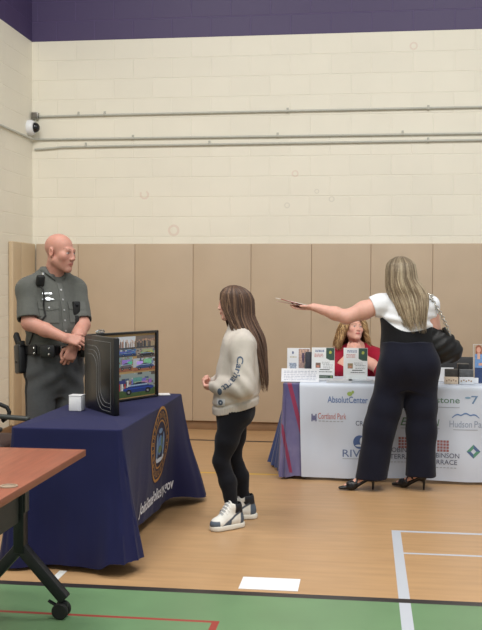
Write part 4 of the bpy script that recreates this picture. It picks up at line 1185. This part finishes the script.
hol, = (MB().box(Vector(ho_c), (.055,.095,.2), RR @ RX(.12), bev=.014, seg=3).box(Vector(ob(.205,-.03,1.0)), (.02,.07,.1), RR, bev=.006).build('holster', M_lea, OF),)
MB().box(Vector(ob(.232,-.085,1.115)), (.034,.05,.1), RR @ RX(.75), bev=.012, seg=3).box(Vector(ob(.232,-.03,1.09)), (.034,.1,.035), RR @ RX(.1), bev=.008).build('pistol_grip', M_rub, hol)
MB().box(Vector(ho_c)+Vector(RT)*.028+Vector((0,0,-.02)), (.006,.03,.012), RR, bev=.002).build('retention_strap', M_rub, hol)
MB().tube([Lw+(Lw-Le)/np.linalg.norm(Lw-Le)*(-.022)+A(0,0,0), Lw+(Lw-Le)/np.linalg.norm(Lw-Le)*(-.004)], .037, 20).build('wristwatch', M_rub, OF)

# ------------------------------------------------------------------ girl in the sweatshirt
GI = thing('person', 'long-haired girl in a pale sweatshirt and black leggings facing the navy table', 'person', (-.81,5.93,0), PSI)
V = Vol((-.26,-.3,-.01), (.3,.3,1.52), .0045)
th = radians(-96)
gt = [(.66,.015,0,.115,.145),(.75,.02,0,.115,.15),(.9,.025,0,.10,.13),(1.03,.03,0,.11,.145),(1.13,.035,0,.1,.16),(1.19,.035,0,.075,.11),(1.235,.03,0,.05,.055)]
V.stack(gt, (0,0), 0, off=-.012)
HG = head(V, (-.010,.005,1.383), th, .90, up=-.08, fem=True, jaw=.92)
V.cone((.03,0,1.2), HG['T'](0,-.02,-.06), .046, .044, .02)
gLs, gLe, gLw = A(.05,-.15,1.145), A(.045,-.215,.885), A(-.11,-.10,.868)
gRs, gRe, gRw = A(.03,.15,1.145), A(.02,.20,.90), A(-.12,.07,.872)
for S_, E2, W_ in ((gLs,gLe,gLw),(gRs,gRe,gRw)):
    V.chain([S_,E2,W_], [.042,.036,.026], .02)
hand(V, gLw, (-.85,.5,-.1), (.2,.35,.9), 1, GRIP, .9, (20,20))
hand(V, gRw, (-.80,-.58,-.05), (.2,-.3,.9), -1, GRIP, .9, (20,20))
gk = {}
for q, hp, kn_, an, toe in ((1, A(.0,-.075,.70), A(-.08,-.085,.40), A(-.002,-.115,.085), A(-.10,-.19,.03)), (-1, A(.005,.075,.70), A(-.005,.09,.40), A(.074,.12,.085), A(-.03,.09,.03))):
    V.chain([hp,kn_,an], [.07,.040,.026], .02); V.cone(an, toe, .026, .026, .02); gk[q] = (hp,kn_,an,toe)
def gcol(P):
    C = np.tile(np.array(lin((208,158,142))), (len(P),1)); return face_col(P, C, HG, (196,104,104), (84,60,48), (70,60,50), (224,138,124), .7, .8)
V.build('body', M_skin, GI, gcol)
# leggings
V = Vol((-.2,-.26,.05), (.3,.26,.84), .0045)
V.stack([(.56,-.03,0,.05,.08),(.64,-.012,0,.098,.138),(.72,.002,0,.122,.150),(.8,.012,0,.116,.15)], (0,0), 0, off=.0, zr=(.56,.8), k=.05)
for q in (1,-1):
    hp,kn_,an,toe = gk[q]
    V.chain([hp, hp*.45+kn_*.55, kn_], [.092,.070,.050], .03); calf = kn_*.62+an*.38+A(.014,0,0)
    V.chain([kn_, calf, an*.9+kn_*.1, an+A(0,0,.0)], [.05,.052,.037,.036], .025)
V.ell((.055,0,.70), (.072,.13,.085), None, .04)
fl = folds(9, 6, 40, 90, (.6,.6,1)); V.disp(lambda p: .0016*fl(p))
V.build('leggings', M_fab, GI, (16,17,24))
# sweatshirt
V = Vol((-.24,-.32,.62), (.3,.32,1.28), .0045)
gs = [(.64,.0,0,.134,.163),(.70,.0,0,.136,.165),(.73,.002,0,.144,.17),(.78,.008,0,.148,.178),(.9,.026,0,.142,.178),(1.02,.032,0,.138,.178),(1.1,.036,0,.126,.18),(1.16,.036,0,.108,.165),(1.2,.034,0,.085,.12),(1.235,.028,0,.062,.075),(1.255,.024,0,.056,.066)]
V.stack(gs, (0,0), 0, n=2.3)
for S_, E2, W_ in ((gLs,gLe,gLw),(gRs,gRe,gRw)):
    S2 = S_+A(0,0,-.005); cuf = E2*.22+W_*.78
    V.cone(S2*.8+A(.035,0,1.15)*.2, S2, .07, .066, .05); V.chain([S2, E2+A(.008,0,-.005), cuf], [.068,.068,.05], .025)
    V.cone(cuf, W_+(W_-E2)*.06, .052, .04, .012)
ff3 = folds(11, 8, 22, 60, (1,1,1.1))
def gd(p):
    el = np.exp(-(np.linalg.norm(p-gLe, axis=1)/.11)**2)+np.exp(-(np.linalg.norm(p-gLw, axis=1)/.07)**2)
    hz = p[:,2]-(.688+.26*np.maximum(0, p[:,0]+.10))
    rb = (hz < .05)*.0012*np.sin(np.arctan2(p[:,1], p[:,0])*64)
    return .006*ff3(p)*np.clip((hz-.05)/.03, 0, 1)+.006*el*np.sin(p[:,0]*70+p[:,2]*55+p[:,1]*20)+rb+.009*np.exp(-((hz-.055)/.010)**2)
V.disp(gd)
# hem lifts towards the back
V.clip(lambda X,Y,Z: (.688+.26*np.maximum(0, X+.10)+0*Y)-Z)
V.cone((.024,0,1.235), (.0,0,1.33), .047, .06, .0, op='sub')
sw = V.build('sweatshirt', M_tee, GI, (188,180,171)); TS = bvh(sw)
MB().tube([(.024+.056*cos(a), .066*sin(a), 1.25+.006*cos(a)) for a in [2*pi*k/24 for k in range(25)]], .009, 8, caps=False).build('neckband', mat('neckband_cream', (192,184,176), .9), sw)
M_ink = mat('navy_ink', (74,88,108), .7, var=.2, scale=60)
# lettering down the sleeve, following the bend of the arm
v, f = text_geo('Carhartt', bold=.018)
v = fit(v, 0, -.5, h=None, w=1.0)
hm = max(b for a, b in v)-min(b for a, b in v)
pathp = [A(.028,1.068), A(.02,1.0), A(-.002,.94), A(-.035,.90), (A(-.075,.872))]
seg = [0]
for i in range(4): seg.append(seg[-1]+np.linalg.norm(pathp[i+1]-pathp[i]))
def along(u, w):
    s_ = u*seg[-1]; p = A(*[np.interp(s_, seg, [q[k] for q in pathp]) for k in (0,1)]); e = .05
    q_ = A(*[np.interp(s_+e, seg, [q[k] for q in pathp]) for k in (0,1)])-A(*[np.interp(s_-e, seg, [q[k] for q in pathp]) for k in (0,1)])
    t = q_/np.linalg.norm(q_); nrm = A(-t[1], t[0]); return p+nrm*w
vv = []
for a, b in v:
    p = along(a, (b+.5)/hm*.040-.010); vv.append((p[0], p[1]))
decal('sleeve_lettering', vv, f, M_ink, sw, TS, (0,-.5,0), (1,0,0), (0,0,1), (0,1,0), .0025, fallback=.25)
decal('sleeve_mark', *merge2(disc2(-.088,.846,.014,.022,16), disc2(-.075,.80,.0,.0,3)), M_ink, sw, TS, (0,-.5,0), (1,0,0), (0,0,1), (0,1,0), .0025, fallback=.3)
decal('hem_patch', *grid2(-.105,-.055,.755,.80,5,5), mat('patch_grey', (196,198,202), .7), sw, TS, (0,-.5,0), (1,0,0), (0,0,1), (0,1,0), .003, fallback=.4, thick=.002)
decal('hem_mark', *disc2(-.083,.777,.015,.017,18,.3), M_ink, sw, TS, (0,-.5,0), (1,0,0), (0,0,1), (0,1,0), .0045, fallback=.4)
# hair
env = [(1.494,-.004,.005,.004,.004),(1.487,-.004,.005,.036,.034),(1.47,0,.005,.066,.058),(1.44,.006,.005,.092,.078),(1.40,.011,.005,.104,.084),(1.35,.014,.004,.104,.084),(1.30,.022,.0,.098,.082),(1.24,.045,0,.102,.092),(1.18,.072,0,.105,.105),(1.1,.098,0,.095,.11),(1.0,.125,0,.075,.11),(.9,.15,0,.058,.1),(.8,.165,0,.045,.085)]
def gopen(z):
    if z > 1.455: return .0
    if z > 1.43: return .35*(1.455-z)/.025
    if z > 1.27: return .35+.42*(1.43-z)/.16
    if z > 1.2: return .77
    return .77+min(1.15, (1.2-z)*9)
GH = [(74,54,44),(92,68,54),(64,46,38),(110,84,66),(84,62,50)]
hair('hair', GI, env, radians(186), gopen, GH, n=900, width=.0075, seed=4, z_end=(.83,1.0), wave=.009, wfreq=13, rho=(.9,1.06), liner=.91, zlin=.93, zend_fn=lambda d, ze, g: g.uniform(1.165,1.24) if abs(d) < 1.15 else ze)
# sneakers
M_sole = mat('white_rubber_sole', (226,224,216), .5)
def sneaker(an, toe_dir, label, k=.80):
    d = A(*toe_dir); d /= np.linalg.norm(d); s_ = np.cross(UP, d); a = A(an[0], an[1], 0)
    V = Vol(a-A(.26,.26,0), a+A(.26,.26,.2), .0035)
    R = np.stack([s_, d, UP], 1)
    W = lambda r, f, z: a+s_*r+d*(f*k)+UP*z
    V.cone(W(0,-.03,.055), W(0,.05,.058), .042, .044, .02); V.cone(W(0,.05,.055), W(0,.135,.042), .043, .040, .03); V.ell(W(0,.15,.04), (.042,.05,.036), R, .02)
    V.cone(W(0,-.03,.05), W(0,-.008,.13), .042, .049, .02); V.cone(W(0,.025,.135), W(0,.085,.07), .038, .038, .02)
    V.cone(W(0,-.004,.145), W(0,.0,.22), .040, .05, .0, op='sub')
    V.clip(lambda X,Y,Z: .022-Z+0*X+0*Y)
    def cc(P):
        q = P-a; r, f, z = q@s_, q@d/k, q[:,2]; C = np.tile(np.array(lin((226,224,216))), (len(P),1))
        def paint(g_, col):
            w = np.clip(g_/.004+.5, 0, 1)[:, None]; return C*(1-w)+np.array(lin(col))*w
        C = paint(np.minimum(f-.06, .052+.02*np.sin(f*30)-z), (88,100,114)); C = paint(np.minimum(f-.16, .062-z), (88,100,114))
        C = paint(np.minimum(np.minimum(-.028-f, z-.03), .1-z), (84,96,110)); C = paint(np.minimum(z-.098, .02-f), (30,32,38))
        C = paint(np.minimum(.007-np.abs(z-(.095-.45*(f-.0))), np.minimum(f+.02, .075-f)), (70,78,90))
        C = paint(np.minimum(.02-np.abs(r), np.minimum(f-.03, .125-f)), (168,170,170)); return C
    sh = V.build('shoe', vmat('trainer_leather', .55, .3, var=.03), GI, cc)
    if label: sh['label'] = label
    V = Vol(a-A(.26,.26,0), a+A(.26,.26,.06), .0035)
    V.cone(W(0,-.04,.017), W(0,.05,.017), .047, .045, .02, sq=(UP,1.0)); V.cone(W(0,.05,.017), W(0,.15,.017), .046, .049, .02)
    V.clip(lambda X,Y,Z: np.maximum(.002-Z, Z-.033)+0*X+0*Y)
    V.build('sole', vmat('sole_rubber', .6, .3, var=.02), sh, (224,220,208))
    lc = MB()
    for k_ in range(6):
        f = .046+.015*k_; z = .1725-.0163*k_
        lc.tube([W(-.034,f-.006,z-.026), W(-.02,f,z-.005), W(0,f+.003,z+.001), W(.02,f,z-.005), W(.034,f-.006,z-.026)], .0045, 6)
    lc.build('laces', mat('lace_white', (234,232,226), .8), sh)
sneaker(gk[1][2], (-.80,-.60,0), None)
sneaker(gk[-1][2], (-.97,-.22,0), None)

# ------------------------------------------------------------------ standing woman
WO = thing('person', 'standing blonde woman seen from behind in white top, navy trousers and heels, arm outstretched', 'person', (.283,7.07,0), PSI)
V = Vol((-.84,-.3,-.01), (.42,.36,1.73), .005)
wt = [(.86,.022,0,.185,.14),(.95,.032,0,.205,.15),(1.05,.02,0,.182,.135),(1.15,.014,0,.172,.122),(1.27,.012,0,.183,.125),(1.35,.014,0,.174,.11),(1.41,.016,0,.13,.085),(1.46,.01,0,.075,.065)]
V.stack(wt, (0,0), 0, off=-.012, n=2.3)
HW = head(V, (-.035,.0,1.575), radians(205), 1.0, up=-.02, fem=True)
V.cone((.0,0,1.42), HW['T'](0,-.02,-.06), .056, .05, .03)
wLs, wLe, wLw = A(-.175,.0,1.36), A(-.425,-.02,1.265), A(-.665,.0,1.335)
wRs, wRe, wRw = A(.178,.0,1.345), A(.235,.03,1.09), A(.22,.26,1.02)
V.chain([wLs, wLs*.5+wLe*.5, wLe], [.062,.064,.05], .03); V.chain([wLe, wLe*.65+wLw*.35, wLw], [.05,.047,.028], .025)
V.chain([wRs, wRe, wRw], [.06,.046,.03], .03)
hand(V, wLw, (-.98,.0,-.04), (.0,-.3,.95), -1, ((6,12,8),(8,14,8),(12,18,10),(16,22,12)), .95, (32,6))
hand(V, wRw, (.1,.9,-.2), (-.6,0,-.7), 1, RELAX, .95)
wf = {1: (A(-.09,0,.86), A(-.165,.0,.48), A(-.245,.0,.125), A(-.385,-.01,.035)), -1: (A(.115,0,.86), A(.13,.01,.48), A(.13,.01,.125), A(.012,.09,.035))}
for q in (1,-1):
    hp,kn_,an,ball = wf[q]; V.chain([hp,kn_,an], [.11,.06,.036], .03); V.cone(an+A(0,0,-.01), ball, .033, .024, .02); V.cone(ball, ball+(ball-an)*A(.3,.3,0), .022, .012, .02)
def wcol(P):
    C = np.tile(np.array(lin((214,165,148))), (len(P),1)); return face_col(P, C, HW)
V.build('body', M_skin, WO, wcol)
# white top
V = Vol((-.4,-.26,1.0), (.36,.26,1.5), .0045)
V.stack(wt, (0,0), 0, off=.004, n=2.3, zr=(1.02,1.455))
V.cone(A(-.1,0,1.39), wLs, .06, .07, .04); V.cone(wLs, wLs*.5+wLe*.5, .074, .078, .03)
dv = (wLe-wLs)/np.linalg.norm(wLe-wLs); cu = wLs*.76+wLe*.24; V.cone(cu+dv*.012, cu+dv*.1, .1, .1, 0, op='sub') if False else V.clip(lambda X,Y,Z: np.where(X < -.2, ((X-cu[0])*-1*abs(dv[0])+(Z-cu[2])*dv[2]-.0), -1.)+0*Y)
V.cone(A(.12,0,1.38), wRs, .06, .066, .04); V.cone(wRs, wRs*.84+wRe*.16, .067, .066, .03)
V.ell((.01,-.06,1.49), (.075,.08,.05), None, .01, 'sub')
ff4 = folds(21, 8, 25, 60, (1,.5,1.3)); V.disp(lambda p: .0055*ff4(p)+.006*np.sin(p[:,2]*85+p[:,0]*16)*np.exp(-((p[:,2]-1.23)/.07)**2))
V.build('top', M_tee, WO, (228,230,234))
# black scooped bodice over the top
V = Vol((-.36,-.26,1.0), (.36,.26,1.36), .0045)
V.stack(wt, (0,0), 0, off=.010, n=2.3, zr=(1.0,1.33))
V.clip(lambda X,Y,Z: Z-(1.165+np.where(X < .01, 3.2, 1.2)*(X-.01)**2+np.where(Y > 0, .06, 0.0)))
V.disp(lambda p: .003*ff4(p))
V.build('bodice', M_fab, WO, (20,20,23))
# trousers
V = Vol((-.42,-.26,.05), (.32,.26,1.12), .0055)
V.stack([(.74,.02,0,.14,.10),(.84,.024,0,.185,.145),(.92,.034,-.005,.205,.168),(.98,.032,-.004,.202,.164),(1.04,.022,0,.187,.148),(1.085,.016,0,.179,.14)], (0,0), 0, off=.013, n=2.3)
for q, c_ in ((1, [(-.08,0,.86,.125),(-.135,-.0,.6,.112),(-.175,0,.45,.108),(-.232,0,.085,.118)]), (-1, [(.13,0,.86,.122),(.13,.0,.6,.106),(.13,.01,.45,.102),(.13,.012,.115,.110)])):
    V.chain([p[:3] for p in c_], [p[3] for p in c_], .06)
V.ell((.12,-.085,.92), (.095,.085,.12), None, .09); V.ell((-.05,-.085,.92), (.095,.085,.12), None, .09)
V.clip(lambda X,Y,Z: (.085+.02*(X > -.05))-Z+0*Y)
ff5 = folds(31, 6, 16, 40, (1,1,.35)); V.disp(lambda p: .006*ff5(p))
V.build('trousers', M_fab, WO, (19,21,36))
# heels
for q in (1,-1):
    hp,kn_,an,ball = wf[q]; d = (ball-an)*A(1,1,0); d /= np.linalg.norm(d); s_ = np.cross(UP, d); hl = an*A(1,1,0)
    W = lambda r, f, z: hl+s_*r+d*f+UP*z
    V = Vol(hl-A(.3,.3,0), hl+A(.3,.3,.2), .0035)
    V.cone(W(0,.13,.026), W(0,.215,.018), .034, .017, .02, sq=(UP,1.5)); V.cone(W(0,.0,.095), W(0,.13,.02), .03, .033, .02, sq=(UP,1.9))
    V.cone(W(0,-.022,.115), W(0,-.01,.095), .031, .034, .02); V.cone(W(0,.13,.045), W(0,.145,.045), .036, .03, .02, sq=(UP,1.3))
    V.chain([W(.036,.05,.085), W(.0,.085,.105), W(-.037,.11,.05)], [.008]*3, .006); V.chain([W(-.036,.05,.085), W(.0,.085,.105), W(.037,.11,.05)], [.008]*3, .006)
    V.clip(lambda X,Y,Z: .003-Z+0*X+0*Y)
    sh = V.build('shoe', M_leath, WO, (20,18,20))
    MB().tube([W(0,-.018,.09), W(0,-.026,.05), W(0,-.024,.003)], [.018,.009,.007], 12).build('heel', M_lea, sh)
# hair
env = [(1.708,-.035,0,.004,.004),(1.70,-.035,0,.04,.04),(1.68,-.035,0,.07,.072),(1.65,-.035,-.012,.094,.108),(1.60,-.034,-.016,.104,.122),(1.54,-.03,-.02,.108,.124),(1.48,-.008,-.028,.130,.122),(1.42,.018,-.045,.136,.10),(1.35,.03,-.075,.122,.085),(1.25,.04,-.085,.098,.075),(1.17,.062,-.085,.075,.066)]
def wopen(z):
    if z > 1.66: return .0
    if z > 1.62: return .5*(1.66-z)/.04
    if z > 1.47: return .5+.3*(1.62-z)/.15
    return .8+min(.75, (1.47-z)*8)
WH = [(146,130,108),(160,144,120),(130,114,92),(176,162,136),(120,104,84),(152,136,112)]
hair('hair', WO, env, radians(205-90), wopen, WH, n=900, width=.008, seed=6, z_end=(1.15,1.36), roots=(.62,1.22), wave=.006, wfreq=12, rho=(.92,1.06), liner=.94, zlin=1.24)

# what she holds and carries
pp = thing('brochure', 'thin red and white brochures held out in the standing woman\'s hand', 'brochure', tuple(Vector((.283,7.07,0))+RZ(PSI) @ Vector((-.765,-.008,1.3545))), PSI)
def sheet_(name, L, W, dz, ry, rz, c, par):
    MB().box(RZ(rz) @ RY(ry) @ Vector((-L/2+.05,0,dz)), (L,W,.003), RZ(rz) @ RY(ry), bev=.0008).build(name, mat(name+'_'+str(c[0]), c, .5), par)
sheet_('leaf', .23, .11, .006, .22, .0, (226,222,216), pp); sheet_('leaf', .20, .10, .0, .26, .12, (170,60,66), pp); sheet_('leaf', .22, .10, -.006, .16, -.08, (222,190,180), pp); sheet_('leaf', .1, .09, -.011, .3, .05, (126,30,46), pp)
hb = thing('handbag', 'slouchy black leather handbag with chain strap hanging from the standing woman\'s shoulder', 'handbag', tuple(Vector((.283,7.07,0))+RZ(PSI) @ Vector((.25,.0,0))), PSI)
V = Vol((-.16,-.14,.86), (.2,.16,1.22), .0045)
V.chain([(-.075,.0,1.135), (.02,.0,1.06), (.085,.0,1.03)], [.075,.098,.082], .05, sq=((0,1,0),1.25)); V.cone((.0,0,.985), (.075,0,1.0), .06, .06, .05, sq=((0,1,0),1.1)); V.cone((-.07,0,1.12), (-.06,0,1.02), .05, .05, .04)
fb = folds(41, 7, 30, 70); V.disp(lambda p: .006*fb(p)+.003*np.sin(p[:,0]*60-p[:,2]*90))
V.build('bag_body', vmat('bag_leather', .5, .35, var=.1), hb, (19,18,19))
def chain_pts(a, b, n, sag): return [a+(b-a)*(k/(n-1))+A(.02,0,-sag)*sin(pi*k/(n-1)) for k in range(n)]
CP = chain_pts(A(-.075,-.075,1.40), A(.085,-.03,1.10), 18, .005)
CP2 = chain_pts(A(-.09,.02,1.425), A(-.075,-.075,1.40), 6, -.012)
cb_ = MB()
allp = CP2[:-1]+CP
for i in range(len(allp)-1):
    a, b_ = allp[i], allp[i+1]; d = b_-a; L = np.linalg.norm(d); d = d/L; s1 = np.cross(d, A(0,1,0)); s1 /= np.linalg.norm(s1); s2 = np.cross(d, s1)
    w = s1 if i % 2 == 0 else s2; c_ = (a+b_)/2
    cb_.tube([c_+d*(L*.72)*cos(t)+w*.012*sin(t) for t in [2*pi*k/12 for k in range(13)]], .0036, 6, caps=False)
cs = cb_.build('chain_strap', mat('chain_silver', (196,192,184), .3, .7), hb)
MB().tube([(.02,-.05,1.19),(.045,-.045,1.155),(.06,-.04,1.13)], .014, 8).tube([(.085,-.03,1.10),(.09,-.02,1.07)], .01, 8).build('strap_tab', M_lea, hb)

# ------------------------------------------------------------------ seated woman
SE = thing('person', 'seated blonde woman in a red top resting her chin on her hands behind white table', 'person', (-.075,8.24,.045), PSI)
V = Vol((-.34,-.5,-.01), (.34,.32,1.24), .005)
stt = [(.46,0,.04,.18,.15),(.6,0,.03,.16,.12),(.75,0,.02,.165,.12),(.85,.0,.01,.185,.11),(.90,0,.0,.16,.09),(.94,0,-.01,.09,.07),(.965,0,-.015,.06,.06)]
V.stack(stt, (0,0), 0, off=-.012, n=2.3)
HS = head(V, (-.03,-.06,1.078), radians(18), .92, up=.30, tilt=-.1, fem=True)
V.cone((0,-.02,.92), HS['T'](0,-.02,-.06), .05, .046, .03)
sp_ = {}
for q, S_, E2, W_ in ((1, A(-.165,.0,.855), A(-.165,-.26,.745), A(-.09,-.20,.872)), (-1, A(.17,.0,.855), A(.16,-.26,.745), A(.01,-.20,.872))):
    V.chain([S_,E2], [.048,.04], .03); V.chain([E2, E2*.6+W_*.4, W_], [.042,.041,.027], .025); sp_[q] = (S_,E2,W_)
    hand(V, W_, (-q*-.35,-.05,.9), (-q*-.7,.75,.0), q, ((60,70,40),(62,72,40),(64,72,40),(66,72,40)), .9, (20,20))
    V.chain([(-q*.09,.04,.47), (-q*.1,-.36,.47), (-q*.1,-.36,.03), (-q*.1,-.45,-.015)], [.08,.058,.038,.028], .03)
def scol(P):
    C = np.tile(np.array(lin((216,164,146))), (len(P),1)); return face_col(P, C, HS, (188,88,88), (120,86,60), (62,60,56), (226,132,120))
V.build('body', M_skin, SE, scol)
V = Vol((-.34,-.4,.5), (.34,.26,1.0), .005)
V.stack(stt, (0,0), 0, off=.006, n=2.3, zr=(.5,.955))
for q in (1,-1):
    S_,E2,W_ = sp_[q]; V.cone(A(-q*.1,0,.88), S_, .055, .06, .04); V.chain([S_, E2+A(-q*.012,.0,0)], [.062,.056], .03)
    dv = (W_-E2)/np.linalg.norm(W_-E2); V.cone(E2+dv*.058, E2+dv*.12, .055, .052, 0, op='sub')
V.ell((0,-.09,.955), (.085,.075,.075), None, .01, 'sub')
ff6 = folds(51, 7, 22, 55); V.disp(lambda p: .006*ff6(p))
V.build('top', M_tee, SE, (150,24,48))
V = Vol((-.28,-.5,.0), (.28,.26,.66), .007)
V.stack([(.44,0,.04,.19,.16),(.6,0,.03,.17,.13)], (0,0), 0, off=.006)
for q in (1,-1): V.chain([(-q*.09,.04,.48), (-q*.1,-.36,.48), (-q*.1,-.37,.05)], [.092,.072,.055], .03)
V.build('trousers', M_fab, SE, (34,36,44))
for q in (1,-1):
    V = Vol((-.2,-.62,-.06), (.2,-.26,.1), .006); V.cone((-q*.1,-.36,.005), (-q*.1,-.5,-.015), .042, .032, .03); V.clip(lambda X,Y,Z: -.041-Z+0*X+0*Y); V.build('shoe', M_leath, SE, (28,26,28))
env = [(z+.016,x-.018,y,p*.97,q) for z,x,y,p,q in [(1.192,-.012,-.035,.004,.004),(1.186,-.012,-.035,.04,.04),(1.165,-.012,-.035,.075,.075),(1.13,-.012,-.03,.1,.095),(1.08,-.014,-.02,.118,.108),(1.02,-.018,-.01,.135,.115),(.96,-.02,-.008,.15,.12),(.90,-.022,-.01,.158,.13),(.85,-.02,-.02,.14,.12)]]
def sopen(z):
    if z > 1.188: return .0
    if z > 1.165: return .65*(1.188-z)/.023
    return .65+min(.45, (1.165-z)*2.0)
SH = [(150,116,78),(178,142,98),(122,90,60),(196,162,116),(164,128,86)]
hair('hair', SE, env, radians(10-90), sopen, SH, n=600, width=.0095, seed=8, z_end=(.90,.99), wave=.016, wfreq=17, curl=1, rho=(.84,1.04), liner=.86, zlin=.93)

# ================================================================== light and camera
def area(name, loc, size, e, col=(1,1,1), rot=(0,0,0)):
    l = bpy.data.lights.new(name, 'AREA'); l.shape = 'RECTANGLE'; l.size, l.size_y = size; l.energy = e; l.color = col
    o = bpy.data.objects.new(name, l); COL.objects.link(o); o.location = loc; o.rotation_euler = rot; return o
for i, (x, y) in enumerate([(-2.2,5.2),(1.6,5.2),(-2.2,2.2),(1.6,2.2),(-.4,-.6)]):
    area('hall_lamp', (x, y, 6.4), (1.6,1.2), 108, (1,.99,.965))
w = bpy.data.worlds.new('World'); scene.world = w; w.use_nodes = True
w.node_tree.nodes['Background'].inputs[0].default_value = (.95,.98,1,1); w.node_tree.nodes['Background'].inputs[1].default_value = .46
cd = bpy.data.cameras.new('camera'); co = bpy.data.objects.new('camera', cd); COL.objects.link(co)
cd.sensor_fit = 'VERTICAL'; cd.sensor_height = 24; cd.lens = 960/630*24; cd.clip_start = .05
co.location = (0,0,1.5)
pitch = atan(31/960)
fwd = Vector((-sin(PSI)*cos(pitch), cos(PSI)*cos(pitch), -sin(pitch)))
right = Vector((cos(PSI), sin(PSI), 0)); up_ = right.cross(fwd)
rl = radians(.26); r2 = right*cos(rl)+up_*sin(rl); u2 = up_*cos(rl)-right*sin(rl)
co.rotation_euler = Matrix((r2, u2, -fwd)).transposed().to_euler()
scene.camera = co
vs_ = scene.view_settings; scene.display_settings.display_device = 'sRGB'
vs_.view_transform = 'Standard'; vs_.look = 'None'; vs_.exposure = 0.3; vs_.gamma = 1.0; vs_.use_curve_mapping = False
